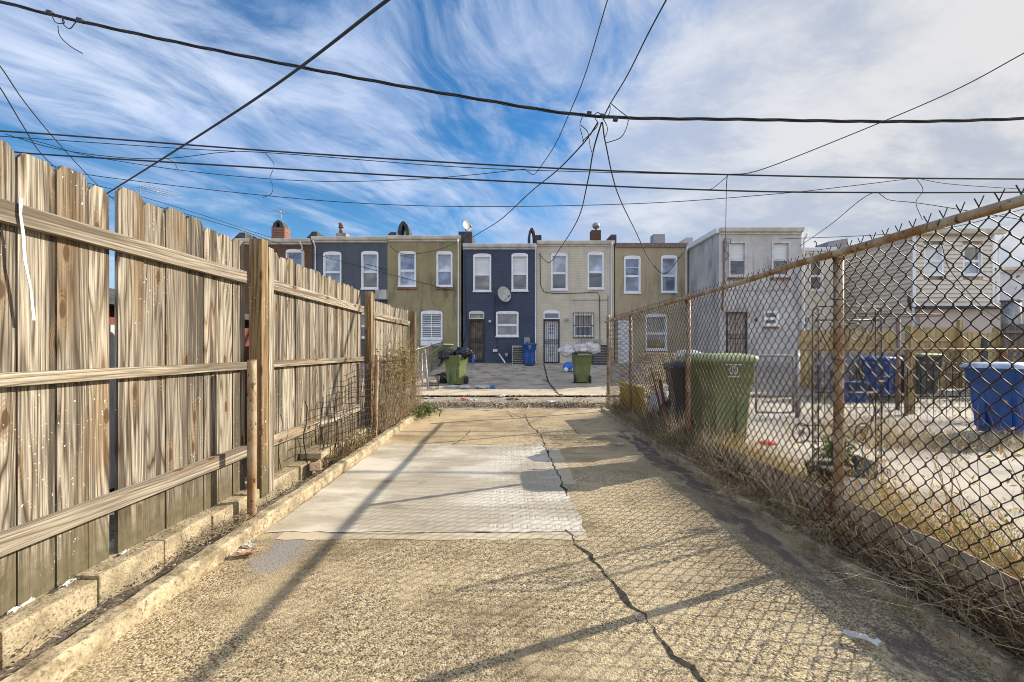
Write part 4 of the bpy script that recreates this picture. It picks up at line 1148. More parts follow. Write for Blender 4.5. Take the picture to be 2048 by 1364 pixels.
def finish(h, wallm, holes, gut='gutter_cream', rooft='roof_tar', parapet=True, sidem=None, back=True, roofz=.0):
    x0, x1, z0, z1, Y, depth = h['_g']
    mb = MB(); holes_wall(mb, x0, x1, z0, z1, Y, holes)
    mb.add([(x0, Y, z0), (x0, Y+depth, z0), (x0, Y+depth, z1+roofz), (x0, Y, z1)], [(0, 1, 2, 3)])
    mb.add([(x1, Y, z0), (x1, Y+depth, z0), (x1, Y+depth, z1+roofz), (x1, Y, z1)], [(3, 2, 1, 0)])
    mb.add([(x0, Y+depth, z0), (x1, Y+depth, z0), (x1, Y+depth, z1+roofz), (x0, Y+depth, z1+roofz)], [(3, 2, 1, 0)])
    build('wall', mb, wallm, h)
    mb = MB(); mb.add([(x0+.01, Y-.05, z1+.02), (x1-.01, Y-.05, z1+.02), (x1-.01, Y+depth, z1+.02+roofz), (x0+.01, Y+depth, z1+.02+roofz),
                       (x0+.01, Y-.05, z1+.12), (x1-.01, Y-.05, z1+.12), (x1-.01, Y+depth, z1+.12+roofz), (x0+.01, Y+depth, z1+.12+roofz)],
                      [(3, 2, 1, 0), (4, 5, 6, 7), (0, 1, 5, 4), (1, 2, 6, 5), (2, 3, 7, 6), (3, 0, 4, 7)])
    build('roof', mb, rooft, h)
    if gut:
        mb = MB()
        prof = [(-.052, 0), (-.052, .15), (-.20, .17), (-.21, .14), (-.17, .03), (-.10, 0)]
        secs = [[(x, Y+a, z1-.05+b_) for a, b_ in prof] for x in (x0+.01, x1-.01)]
        mb.loft(secs, smooth=False)
        mb.box(x0+.012, x1-.012, Y-.051, Y-.003, z1-.12, z1+.018)
        build('gutter', mb, gut, h)
def chimney(h, px0, px1, ptop, pbot, Y, mname, dep=.5, kind='box'):
    x0, x1 = PX(px0, Y), PX(px1, Y); z0, z1 = PZ(pbot, Y)-.3, PZ(ptop, Y)
    mb = MB()
    if kind == 'box': mb.box(x0, x1, Y, Y+dep, z0, z1)
    elif kind == 'arch':
        c_ = (x0+x1)/2; w_ = (x1-x0)/2; zs_ = z0+(z1-z0)*.55
        out_ = [(x1, z0), (x1, zs_), (c_+w_*.75, zs_+(z1-zs_)*.6), (c_+w_*.25, z1-.02), (c_, z1), (c_-w_*.25, z1-.02), (c_-w_*.75, zs_+(z1-zs_)*.6), (x0, zs_), (x0, z0)]
        mid_ = [(c_+(a-c_)*.36, z0+.3+(b_-z0-.3)*.8 if b_ > z0 else z0) for a, b_ in out_]
        n = len(out_)
        for k in range(n-1): mb.prism([out_[k], out_[k+1], mid_[k+1], mid_[k]], Y, Y+dep)
    elif kind == 'wedge':
        mb.prism([(x0, z0), (x1, z0), (x1, z1), (x0+(x1-x0)*.55, z1), (x0, z0+(z1-z0)*.55)], Y, Y+dep)
    return build('chimney' if kind != 'wedge' else 'party_wall', mb, mname, h)

YF = 21.2
# brown brick house
h = house('row_house', 'brown brick row house at far left, mostly hidden by the wooden fence', 470, 624, 484, 726, YF, 'brick_brown')
hs = [window(h, 572, 498, 609, 575, YF, wallm='brick_brown', up='glass_blue'), window(h, 500, 498, 537, 575, YF, wallm='brick_brown')]
finish(h, 'brick_brown', hs); downspout(h, 606, 486, 720, YF)
chimney(h, 543, 569, 454, 474, YF+1.2, 'brick_red', .6); chimney(h, 544, 568, 440, 462, YF+1.25, 'roof_tar', .5, 'arch')
chimney(h, 612, 634, 463, 482, YF+.05, 'roof_tar', 2.5, 'wedge'); chimney(h, 466, 490, 465, 480, YF+.05, 'roof_tar', 2, 'wedge')
# slate house
h = house('row_house', 'slate grey painted row house with two tall upper windows, left of the olive one', 625, 775, 480, 726, YF, 'brick_slate')
hs = [window(h, 647, 503, 683, 578, YF, wallm='brick_slate', up='glass_light', lo='glass_blue'), window(h, 723, 502, 757, 578, YF, wallm='brick_slate', up='glass_light', lo='glass_tan')]
hs.append(window(h, 700, 622, 740, 676, YF, wallm='brick_slate', up='curtain'))
finish(h, 'brick_slate', hs); downspout(h, 632, 484, 720, YF)
c_ = chimney(h, 672, 692, 466, 478, YF+2, 'stucco_tan', .5)
mb = MB(); p = P(682, 466, YF+2.2); mb.tube([p, p+Vector((0, 0, .28))], .09, 10); mb.tube([p+Vector((0, 0, .28)), p+Vector((0, 0, .30))], .15, 10); mb.tube([p+Vector((0, 0, .30)), p+Vector((0, 0, .50))], [.10, .14], 10)
build('flue', mb, 'brown_metal', c_)
chimney(h, 768, 792, 464, 479, YF+.05, 'roof_tar', 2.5, 'wedge')
mb = MB(); mb.box(PX(757, YF), PX(778, YF), YF-.5, YF-.01, PZ(600, YF), PZ(582, YF)); build('ledge', mb, 'stucco_grey', h)
# olive house
h = house('row_house', 'olive stucco row house with red brick sills and a shuttered lower window', 775, 922, 478, 726, YF, 'stucco_olive')
hs = [window(h, 797, 502, 832, 573, YF, wallm='stucco_olive', up='glass_blue', lo='glass_light', sill='brick_red'),
      window(h, 873, 502, 905, 573, YF, wallm='stucco_olive', up='glass_light', lo='glass_blue', sill='brick_red'),
      window(h, 842, 621, 885, 678, YF, wallm='stucco_olive', up='glass_dark', shutters=True)]
finish(h, 'stucco_olive', hs, gut='gutter_cream'); downspout(h, 917, 482, 705, YF)
mb = MB(); mb.box(PX(842, YF), PX(885, YF), YF-.09, YF-.003, PZ(691, YF), PZ(681, YF)); build('sill_panel', mb, 'white_paint', h)
chimney(h, 795, 818, 442, 476, YF+1.0, 'roof_tar', .7, 'arch'); chimney(h, 917, 944, 463, 488, YF+.06, 'roof_tar', 2.5, 'box')
# navy house
h = house('row_house', 'navy blue painted brick row house with a satellite dish on its wall', 926, 1072, 494, 726, YF, 'brick_navy')
hs = [window(h, 946.5, 507, 982.5, 583, YF, up='blind', lo='glass_tan'), window(h, 1023, 506, 1056, 582, YF, up='blind', lo='glass_tan'),
      window(h, 992, 622, 1037, 673, YF, up='glass_tan', lo='glass_tan', arch=.07)]
hs.append(sec_door(h, 938, 639, 968.5, 722, YF, 'door_tan', 622, 'curtain', scrolls=False))
finish(h, 'brick_navy', hs, gut='dusty_white'); downspout(h, 1071, 492, 728, YF)
x0, x1, z0, z1, Y_, dp = h['_g']
mb = MB(); mb.box(x0+.1, x1-.1, YF+.3, YF+.6, z1+.1, z1+.2); build('parapet', mb, 'roof_tar', h)
chimney(h, 1056, 1071, 455, 484, YF+1, 'roof_tar', .5, 'arch'); chimney(h, 1070, 1083, 470, 486, YF+.5, 'roof_tar', 2.0, 'box')
mb = MB(); p = P(980, 643, YF); mb.lathe([(.03, 0), (.07, .05), (.07, .12), (.02, .14)], p, (0, -1, 0), 12); build('porch_light', mb, 'dusty_white', h)
mb = MB(); mb.box(PX(1048, YF), PX(1060, YF), YF-.14, YF-.003, PZ(687, YF), PZ(675, YF)); mb.lathe([(.08, 0), (.08, .05), (.06, .07)], P(1055, 682, YF-.14), (0, -1, 0), 14); build('electric_meter', mb, 'galv', h)
mb = MB(); mb.box(PX(986, YF), PX(995, YF), YF-.1, YF-.003, PZ(704, YF), PZ(698, YF)); build('junction_box', mb, 'dusty_white', h)
mb = MB(); mb.box(PX(1010, YF), PX(1016, YF), YF-.12, YF-.003, PZ(713, YF), PZ(706, YF)); build('gas_regulator', mb, 'galv', h)
mb = MB(); mb.tube([P(998, 708, YF-.1), P(1008, 722, YF-.5), P(1010, 726, YF-.6)], .035, 8); build('dryer_hose', mb, 'white_paint', h)
mb = MB(); mb.tube([P(990, 590, YF-.03), P(989, 640, YF-.03), P(990, 670, YF-.03), P(996, 690, YF-.03), P(992, 698, YF-.03)], .012, 4); mb.tube([P(930, 510, YF-.03), P(931, 600, YF-.03), P(934, 660, YF-.03), P(925, 690, YF-.03)], .012, 4)
build('conduit', mb, 'cable', h)
# cream house
h = house('row_house', 'cream painted brick row house with barred lower window, right of the navy one', 1073, 1228, 488, 726, YF, 'brick_cream')
hs = [window(h, 1102, 505, 1135, 580, YF, wallm='brick_cream', up='glass_light', lo='glass_dark'), window(h, 1175, 503, 1207.5, 578, YF, wallm='brick_cream', up='glass_light', lo='glass_dark'),
      window(h, 1147, 625, 1186, 674, YF, wallm='brick_cream', up='curtain', lo='glass_dark', bars=True, arch=.07)]
hs.append(sec_door(h, 1087, 639, 1119, 726, YF, 'white_paint', 621, 'glass_dark', wallm='brick_cream'))
finish(h, 'brick_cream', hs, gut='gutter_cream'); downspout(h, 1222, 487, 700, YF)
c_ = chimney(h, 1183, 1202, 460, 482, YF+1.5, 'brick_brown', .5)
mb = MB(); mb.lathe([(.05, 0), (.06, .08), (.15, .13), (.19, .22), (.17, .32), (.06, .39), (.01, .4)], P(1192, 461, YF+1.7), (0, 0, 1), 14); build('turbine_vent', mb, 'galv', c_)
chimney(h, 1209, 1233, 469, 488, YF+.06, 'roof_tar', 2.5, 'wedge')
mb = MB(); mb.box(PX(1136, YF+2), PX(1166, YF+2), YF+2, YF+3, PZ(486, YF), PZ(477, YF)); build('skylight', mb, 'roof_tar', h)
mb = MB(); mb.lathe([(.03, 0), (.06, .05), (.06, .1)], P(1130, 640, YF), (0, -1, 0), 10); mb.lathe([(.03, 0), (.06, .05), (.06, .1)], P(1134, 640, YF), (.3, -1, .2), 10); build('flood_light', mb, 'galv', h)
mb = MB(); mb.tube([P(1080, 505, YF-.03), P(1081, 570, YF-.03), P(1088, 584, YF-.03), P(1110, 587, YF-.03), P(1160, 586, YF-.03), P(1194, 584, YF-.03), P(1199, 592, YF-.03), P(1200, 680, YF-.03)], .014, 4)
mb.tube([P(1216, 590, YF-.03), P(1216, 690, YF-.03)], .012, 4); mb.tube([P(1144, 600, YF-.02), P(1216, 600, YF-.02)], .010, 4)
build('conduit', mb, 'cable', h)
mb = MB(); mb.box(PX(1163, YF), PX(1174, YF), YF-.12, YF-.003, PZ(688, YF), PZ(678, YF)); mb.box(PX(1189, YF), PX(1201, YF), YF-.12, YF-.003, PZ(688, YF), PZ(679, YF)); build('meter_box', mb, 'galv', h)
# tan house
h = house('row_house', 'tan stucco row house between the cream house and the grey stucco extension', 1230, 1376, 492, 726, YF, 'stucco_tan')
hs = [window(h, 1248, 511, 1281, 586, YF, wallm='stucco_tan', up='glass_blue', lo='glass_blue', grid=1), window(h, 1322, 510, 1354, 585, YF, wallm='stucco_tan', up='glass_light', lo='glass_blue'),
      window(h, 1291, 627, 1334, 700, YF, wallm='stucco_tan', up='curtain', lo='glass_tan')]
x0, x1 = PX(1236, YF), PX(1266, YF); z0, z1 = PZ(726, YF), PZ(641, YF)
mb = MB(); ring(mb, x0, z0, x1, z1, .07, Y_-.03, Y_+.05); mb.box(x0+.07, x1-.07, YF+.02, YF+.06, z0, z1-.07)
d = build('door', mb, 'white_paint', h)
mb = MB(); mb.lathe([(.02, 0), (.03, .03), (.01, .05)], (x0+.14, YF+.02, (z0+z1)/2), (0, -1, 0), 10); build('handle', mb, 'black_iron', d)
hs.append((x0, z0-.01, x1, z1))
finish(h, 'stucco_tan', hs, gut=None); downspout(h, 1371, 496, 715, YF)
mb = MB(); x0_, x1_, z0_, z1_, _, _ = h['_g']; mb.box(x0_+.02, x1_-.02, YF-.08, YF-.06, z1_-.06, z1_+.13); mb.box(x0_+.02, x1_-.02, YF-.058, YF-.003, z1_-.06, z1_+.015); build('gutter', mb, 'brown_metal', h)
chimney(h, 1307, 1330, 468, 489, YF+1.3, 'galv', .5); chimney(h, 1356, 1386, 475, 490, YF+.06, 'stucco_grey', 2, 'wedge')
# grey stucco house with the projecting rear
Y6 = 18.15
h = house('row_house', 'grey stucco row house projecting forward with white gutter and dark ornate door', 1438, 1603, 463, 726, Y6, 'stucco_grey', 12)
hs = [window(h, 1457, 483, 1493, 553, Y6, arch=0, wallm='stucco_grey', up='blind', lo='glass_dark', sill='brick_red', frame='dusty_white'),
      window(h, 1543, 483, 1580, 553, Y6, arch=0, wallm='stucco_grey', up='blind', lo='glass_dark', sill='brick_red', frame='dusty_white'),
      window(h, 1528, 622, 1557, 651, Y6, arch=0, wallm='stucco_grey', up='glass_dark', lo='glass_dark', sill='brick_red', wd=.06)]
hs.append(sec_door(h, 1452, 624, 1494, 722, Y6, 'stucco_pink', None, wallm='stucco_grey'))
finish(h, 'stucco_grey', hs, gut='gutter_cream'); downspout(h, 1605, 470, 700, Y6)
x0_, x1_, z0_, z1_, _, _ = h['_g']
mb = MB(); mb.box(x0_-.14, x0_-.003, Y6-.05, Y6+3.05, z1_-.06, z1_+.13); build('fascia', mb, 'white_paint', h)
mb = MB(); mb.tube([P(1448, 482, Y6-.04), P(1448, 560, Y6-.04), P(1444, 620, Y6-.04)], .035, 6); mb.tube([P(1448, 478, Y6-.04), P(1454, 488, Y6-.1), P(1450, 500, Y6-.08), P(1458, 512, Y6-.09), P(1450, 520, Y6-.06)], .018, 5); mb.tube([P(1448, 478, Y6-.1), P(1462, 478, Y6-.2), P(1460, 488, Y6-.12)], .018, 5)
build('service_mast', mb, 'brown_metal', h)
mb = MB(); mb.lathe([(.03, 0), (.07, .05), (.07, .1)], P(1510, 640, Y6), (0, -1, 0), 10); build('porch_light', mb, 'black_iron', h)
mb = MB(); mb.tube([P(1440, 577, Y6-.03), P(1450, 580, Y6-.03), P(1585, 580, Y6-.03), P(1596, 586, Y6-.03), P(1598, 690, Y6-.03)], .014, 4); build('conduit', mb, 'galv', h)
mb = MB()   # steps
for k in range(4): mb.box(PX(1450, Y6), PX(1500, Y6), Y6-.3-.25*k, Y6-.02-.25*k, .2, .72-.16*k)
mb.tube([P(1500, 690, Y6-.2), P(1530, 715, Y6-1.1)], .03, 5)
build('steps', mb, 'stucco_grey', h)
# ivory recessed house
h = house('row_house', 'narrow ivory row house recessed between the grey stucco and the sided house', 1555, 1668, 502, 726, 20.6, 'stucco_ivory')
h_dummy = None
hs = [window(h, 1618, 520, 1646, 581, 20.6, arch=0, wallm='stucco_ivory', up='glass_tan', lo='glass_tan'), window(h, 1603, 633, 1618, 658, 20.6, arch=0, wallm='stucco_ivory', up='glass_dark', wd=.05)]
finish(h, 'stucco_ivory', hs, gut='white_paint')
mb = MB(); x_, z_ = PX(1650, 22), PZ(493, 22); mb.prism([(x_, z_-.3), (x_+1.1, z_-.3), (x_+1.1, z_+.40), (x_+.2, z_+.25)], 22, 23.0); build('roof_air_conditioner', mb, 'galv', h)
mb = MB(); p = P(1633, 496, 21.2); mb.tube([p, p+Vector((0, 0, .25)), p+Vector((-.06, 0, .32)), p+Vector((-.12, 0, .28))], .03, 6); build('vent_pipe', mb, 'galv', h)
# sided house
Y8 = 17.4
h = house('row_house', 'beige vinyl sided row house with a projecting upper storey at right', 1827, 1985, 468, 726, Y8, 'siding', 12)
x0, x1, z0, z1, _, dp = h['_g']
zb = PZ(612, Y8)
hs = [window(h, 1846, 490, 1886, 551, Y8, arch=0, wallm='siding', up='blind', lo='blind'), window(h, 1924, 490, 1964, 551, Y8, arch=0, wallm='siding', up='glass_tan', lo='glass_light')]
# clapboards, real laps
mb = MB(); bh = .165
z = zb
while z < z1-.01:
    zt = min(z+bh, z1)
    segs = [(x0, x1)]
    for (a, c_, b_, d_) in hs:
        if c_-.04 < zt and d_ > z:
            segs = [s_ for sg in segs for s_ in (((sg[0], a), (b_, sg[1])) if sg[0] < a and sg[1] > b_ else (sg,))]
    for a, b_ in segs:
        mb.add([(a, Y8-.05, z), (b_, Y8-.05, z), (b_, Y8-.004, zt), (a, Y8-.004, zt), (a, Y8+.02, z), (b_, Y8+.02, z), (b_, Y8+.02, zt), (a, Y8+.02, zt)],
               [(0, 1, 2, 3), (0, 4, 5, 1), (1, 5, 6, 2), (3, 7, 4, 0), (2, 6, 7, 3), (4, 7, 6, 5)])
    z = zt
build('front_siding', mb, 'siding', h)
mb = MB(); z = z0+.3
while z < z1-.01:
    zt = min(z+bh, z1)
    mb.add([(x0-.055, Y8, z), (x0-.055, Y8+dp, z), (x0-.004, Y8+dp, zt), (x0-.004, Y8, zt), (x0+.02, Y8, z), (x0+.02, Y8+dp, z)], [(0, 3, 2, 1), (0, 1, 5, 4), (0, 4, 3)])
    z = zt
build('side_siding', mb, 'siding', h)
mb = MB()
mb.box(x0+.03, x1-.01, Y8+.15, Y8+dp, z0, z1); build('wall', mb, 'siding', h)
mb = MB(); mb.box(x0-.06, x0+.05, Y8-.05, Y8+.0, z0+.3, z1); mb.box(x1-.05, x1+.03, Y8-.05, Y8+.0, zb, z1); build('corner_trim', mb, 'white_paint', h)
mb = MB(); mb.box(x0-.05, x1+.25, Y8-.1, Y8+dp, z1+.02, z1+.12); build('roof', mb, 'roof_tar', h)
mb = MB(); prof = [(-.06, 0), (-.06, .17), (-.24, .19), (-.25, .16), (-.2, .03)]
mb.loft([[(x, Y8+a-.05, z1-.05+b_) for a, b_ in prof] for x in (x0, x1+.28)], smooth=False); mb.box(x0-.18, x0-.055, Y8-.1, Y8+3.8, z1-.06, z1+.13); build('gutter', mb, 'gutter_cream', h)
downspout(h, 1992, 475, 612, Y8)
mb = MB(); mb.box(x0+.02, x1+3.2, Y8-.25, Y8-.06, z0, PZ(619, Y8)); build('lower_wall', mb, 'stucco_pink', h)
mb = MB(); mb.box(x0, x1+3.3, Y8-.5, Y8-.04, PZ(619, Y8)+.003, PZ(615, Y8)); build('lower_roof', mb, 'roof_tar', h)
# white house far right
h = house('row_house', 'whitewashed peeling house cut off at the right edge behind the fence', 1998, 2300, 540, 726, 19.5, 'white_paint')
mat('peeling', (0.62, 0.62, 0.62), (0.5, 0.5, 0.52), 2, .8, .3, .004, c3=(.16, .1, .07), s3=3.5, w3=(.6, .66))
finish(h, 'peeling', [window(h, 2100, 560, 2135, 610, 19.5, arch=0, wallm='peeling')])

# TV aerials and dishes
def dish(label, c, r, facing, mount):
    d = thing('satellite_dish', label, 'satellite dish', tuple(mount))
    f_ = Vector(facing).normalized(); c = Vector(c)
    mb = MB(); prof = [(r*k/8, .18*r*(k/8)**2) for k in range(9)]
    mb.lathe(prof+[(r*1.02, .2*r)]+[(r*k/8, .18*r*(k/8)**2-.015) for k in range(8, -1, -1)], c, f_, 24)
    build('dish', mb, 'dish', d)
    mb = MB(); lo_ = c+Vector((0, 0, -r*.85))+f_*.1
    mb.tube([c+Vector((0, 0, -r*.8)), lo_+f_*r*1.1+Vector((0, 0, .2*r))], .018, 6)
    mb.lathe([(.02, -.06), (.05, -.05), (.05, .05), (.02, .06)], c+f_*r*1.2+Vector((0, 0, -.5*r)), f_, 10)
    build('feed_arm', mb, 'galv', d)
    mb = MB(); mb.tube([c-f_*.03, c-f_*.12+Vector((0, 0, -.1)), Vector(mount)], .03, 8); build('mast', mb, 'galv', d)
dish('grey satellite dish on the navy house wall between its upper and lower windows', P(1007, 589, YF-.35), .36, (.75, -1, .25), P(1008, 606, YF-.04))
dish('pale satellite dish on the parapet between the olive and navy houses', P(934, 452, YF+.3), .25, (.8, -.9, .3), P(934, 466, YF+.35))
d8 = thing('satellite_dish', 'dark edge-on satellite dish on the lower roof of the sided house', 'satellite dish', tuple(P(1822, 615, Y8-.4)))
mb = MB(); mb.lathe([(.01, 0), (.2, .02), (.36, .07), (.36, .055), (.2, .0), (.01, -.02)], P(1816, 604, Y8-.4), (1, -.82, .12), 20); build('dish', mb, 'pot_dark', d8)
mb = MB(); mb.tube([P(1818, 612, Y8-.4), P(1835, 617, Y8-.5), P(1848, 611, Y8-.5)], .02, 6); build('feed_arm', mb, 'pot_dark', d8)
def aerial(label, base, top, boom, n, el, mname='galv'):
    a = thing('tv_aerial', label, 'TV aerial', tuple(base))
    mb = MB(); mb.tube([base, top], .012, 6); build('mast', mb, mname, a)
    mb = MB(); A, B = Vector(boom[0]), Vector(boom[1]); mb.tube([A, B], .010, 5)
    s_ = (B-A).normalized().cross(Vector((0, 0, 1))).normalized()
    s_ = (s_+Vector((0, 0, .15))).normalized()
    for k in range(n):
        c_ = A.lerp(B, k/(n-1)); l_ = el*(1-.5*k/(n-1)); mb.tube([c_-s_*l_, c_+s_*l_], .006, 4)
    build('elements', mb, mname, a)
aerial('TV aerial with long tilted boom rising beyond the wooden fence at left', P(280, 470, 16), P(280, 372, 16), (P(278, 374, 15.6), P(352, 392, 17)), 10, .45)
aerial('small TV aerial above the arched brick chimney of the brown house', P(563, 455, 22.6), P(563, 418, 22.6), (P(550, 420, 22.2), P(575, 427, 23)), 7, .35)

# air conditioners, bikes, boxes by the houses
a = thing('air_conditioner', 'beige louvred air conditioner unit beside the blue bin at the navy house', 'air conditioner', tuple(P(1034, 728, 20.4)))
zb = pad_z(0, 20.4)
x0, x1 = PX(1024, 20.4), PX(1042, 20.4)+.25
mb = MB(); mb.box(x0, x1, 20.4, 21.0, zb, zb+.05); mb.box(x0, x1, 20.4, 21.0, zb+.82, zb+.88)
for a_, b_ in ((x0, x0+.04), (x1-.04, x1)): mb.box(a_, b_, 20.4, 20.44, zb+.05, zb+.82); mb.box(a_, b_, 20.96, 21.0, zb+.05, zb+.82)
build('cabinet', mb, 'ac_metal', a)
mb = MB()
for k in range(9): mb.obox(((x0+x1)/2, 20.43, zb+.1+k*.085), (x1-x0-.08, .06, .02), Matrix.Rotation(R(-30), 3, 'X'))
build('louvres', mb, 'ac_metal', a)
mb = MB(); mb.box(x0+.05, x1-.05, 20.48, 20.95, zb+.05, zb+.81); build('coil', mb, 'cart_black', a)
a = thing('air_conditioner', 'dark air conditioner unit behind the white bags at the cream house', 'air conditioner', tuple(P(1200, 726, 20.5)))
x0, x1 = PX(1186, 20.5), PX(1214, 20.5); zb = pad_z(0, 20.5)
mb = MB(); mb.box(x0, x1, 20.5, 21.0, zb+.85, zb+.9); mb.box(x0, x1, 20.5, 21.0, zb, zb+.06); mb.box(x0+.02, x1-.02, 20.54, 20.98, zb+.06, zb+.85)
for a_ in (x0, x1-.03): mb.box(a_, a_+.03, 20.5, 20.53, zb+.06, zb+.85)
build('cabinet', mb, 'cart_black', a)
mb = MB()
for k in range(10): mb.box(x0+.03, x1-.03, 20.51, 20.53, zb+.1+k*.075, zb+.12+k*.075)
build('louvres', mb, 'galv', a)
a = thing('toy_car', 'small blue ride-on toy with white wheels behind the rear-facing green bin', 'toy', tuple(P(1140, 728, 18.5)))
p = Vector((PX(1139, 18.2), 18.2, pad_z(0, 18.2)))
mb = MB(); mb.loft([[(p.x+q[0], p.y+q[1], p.z+z_) for q in rrect(.5*s_, .3*s_, .08*s_, 0)] for z_, s_ in ((.06, .9), (.12, 1), (.28, .95), (.4, .5))]); build('body', mb, 'blue_plastic', a)
for sx in (-.16, .16):
    mb = MB(); mb.lathe([(.02, -.03), (.09, -.03), (.09, .03), (.02, .03)], p+Vector((sx, -.16, .09)), (0, 1, 0), 14); build('wheel', mb, 'white_paint', a)

# ================================================================== fences and yard things beyond the alley
def simple_mesh_fence(name, label, A, B, zb, h, pu, pz, r, mname, posts, postm='galv', pr=.024, rail=True, frame=None):
    A = Vector(A); B = Vector(B); d = (B-A); Ln = d.length; d.normalize(); nrm = Vector((-d.y, d.x, 0))
    root = thing(name, label, 'fence', tuple(A))
    mb = MB()
    def pos(u, z, e): 
        p_ = A+d*u; return Vector((p_.x, p_.y, p_.z+z))+nrm*e
    zigmesh(mb, 0, Ln, lambda u: .03, lambda u: h-.02, pos, pu, pz, r, .02)
    build('chain_mesh', mb, mname, root)
    if rail:
        mb = MB(); mb.tube([A+Vector((0, 0, h)), B+Vector((0, 0, h))], .018, 8); build('top_rail', mb, postm, root)
    for u in posts:
        mb = MB(); p_ = A+d*u+nrm*.03; mb.tube([p_, p_+Vector((0, 0, h+.03))], pr, 8); mb.lathe([(pr*1.1, 0), (pr, .03), (.004, .045)], p_+Vector((0, 0, h+.03)), n=8); build('post', mb, postm, root)
    return root
simple_mesh_fence('low_mesh_fence', 'low grey chain link fence running back beside the parking pad', (-3.05, 12.6, .05), (-3.05, 20.6, .5), .05, 1.05, .045, .05, .003, 'mesh_wire_galv', [0, 2.6, 5.3, 7.9])
gt = thing('leaning_gate', 'bent silver pipe gate leaning at the pad corner beside the wooden fence end', 'gate', (-2.1, 11.6, 0))
mb = MB()
p0 = [P(846, 700, 12.4), P(848, 770, 12.0), P(855, 778, 11.9)]
mb.tube([P(843, 705, 12.6), P(845, 772, 11.9)], .025, 8); mb.tube([P(850, 700, 12.3), P(856, 778, 11.8)], .025, 8); mb.tube([P(843, 705, 12.6), P(850, 700, 12.3)], .025, 8); mb.tube([P(844, 740, 12.4), P(852, 742, 12.1)], .02, 8)
build('gate_frame', mb, 'galv', gt)
# wire basket
b = thing('wire_basket', 'black wire waste basket beside the overflowing green bin', 'basket', (PX(868, 13.6), 13.6, .06))
cx = PX(868, 13.2); cy = 13.2; zb = pad_z(0, 13.2)
mb = MB()
for k in range(22):
    a_ = 2*math.pi*k/22; mb.tube([(cx+.13*math.cos(a_), cy+.13*math.sin(a_), zb+.02), (cx+.165*math.cos(a_+.15), cy+.165*math.sin(a_+.15), zb+.40)], .004, 3)
for zz, rr_ in ((.02, .13), (.11, .137), (.2, .147), (.3, .155), (.40, .166)): mb.tube([(cx+rr_*math.cos(i*.4189), cy+rr_*math.sin(i*.4189), zb+zz) for i in range(15)], .005, 4, closed=True)
build('basket', mb, 'black_iron', b)

# yellow pine fence in the far right yard
pf = thing('pine_fence', 'new yellow pine picket fence across the back of the right yard', 'fence', (11, 13.0, .1))
def pine_panel(px0, px1, ptop, Yp, dark=False, nm='picket_panel'):
    mb = MB(); x = PX(px0, Yp); xe = PX(px1, Yp); zt = PZ(ptop, Yp)
    while x < xe-.04:
        w_ = min(.14, xe-x); zz = zt+random.uniform(-.02, .02); u0 = (random.uniform(0, 50), random.uniform(0, 50))
        prof = [(x+.004, .1), (x+w_-.004, .1), (x+w_-.004, zz-.03), (x+w_-.03, zz), (x+.03, zz), (x+.004, zz-.03)]
        n = 6; v = [(a_, Yp, b_) for a_, b_ in prof]+[(a_, Yp+.02, b_) for a_, b_ in prof]
        fs = [tuple(range(n)), tuple(range(n, 2*n))[::-1]]+[(k, n+k, n+(k+1) % n, (k+1) % n) for k in range(n)]
        uvp = [(u0[0]+a_-x, u0[1]+b_) for a_, b_ in prof]
        mb.add(v, fs, uvs=[uvp, uvp[::-1]]+[[uvp[k], uvp[k], uvp[(k+1) % n], uvp[(k+1) % n]] for k in range(n)])
        x += w_
    build(nm, mb, 'pine_wood', pf)
    for zr_ in (zt-.35, .9, .35):
        mb = MB(); board(mb, (PX(px0, Yp), Yp-.022, zr_), (xe, Yp-.022, zr_), .085, .04, (0, 0, 1), (0, 1, 0)); build('rail', mb, 'pine_wood', pf)
pine_panel(1600, 1790, 660, 13.0); pine_panel(1822, 1915, 655, 13.0); pine_panel(1925, 2005, 665, 12.6, nm='gate_panel')
for pxx, pt in ((1697, 650), (1815, 648), (1918, 640), (1990, 655)):
    mb = MB(); xx = PX(pxx, 12.9); board(mb, (xx, 12.88, .1), (xx, 12.88, PZ(pt, 12.9)), .10, .10, (1, 0, 0), (0, 1, 0)); build('post', mb, 'pine_wood', pf)
gf = thing('grey_shed_fence', 'weathered grey board fence at the far right edge beyond the pine fence', 'fence', (PX(2030, 12.4), 12.4, .1))
mb = MB()
for k in range(14):
    x = PX(2010, 12.4)+k*.15; board(mb, (x, 12.4, .1), (x, 12.4, PZ(648, 12.4)+random.uniform(-.05, .03)), .14, .02, (1, 0, 0), (0, 1, 0))
build('board_panel', mb, 'grey_wood', gf)
mb = MB(); mb.box(PX(2008, 12.35), PX(2200, 12.35), 12.3, 12.37, PZ(666, 12.35), PZ(661, 12.35)); build('rail', mb, 'grey_wood', gf)
mb = MB(); mb.tube([P(2022, 700, 14), P(2022, 603, 14)], .22, 16); mb.tube([P(2022, 603, 14), P(2022, 600, 14)], .25, 16)
build('flue_pipe', mb, 'galv', origin=tuple(P(2022, 700, 14)), label='fat grey metal flue pipe standing at the right edge above the grey boards', cat='flue')

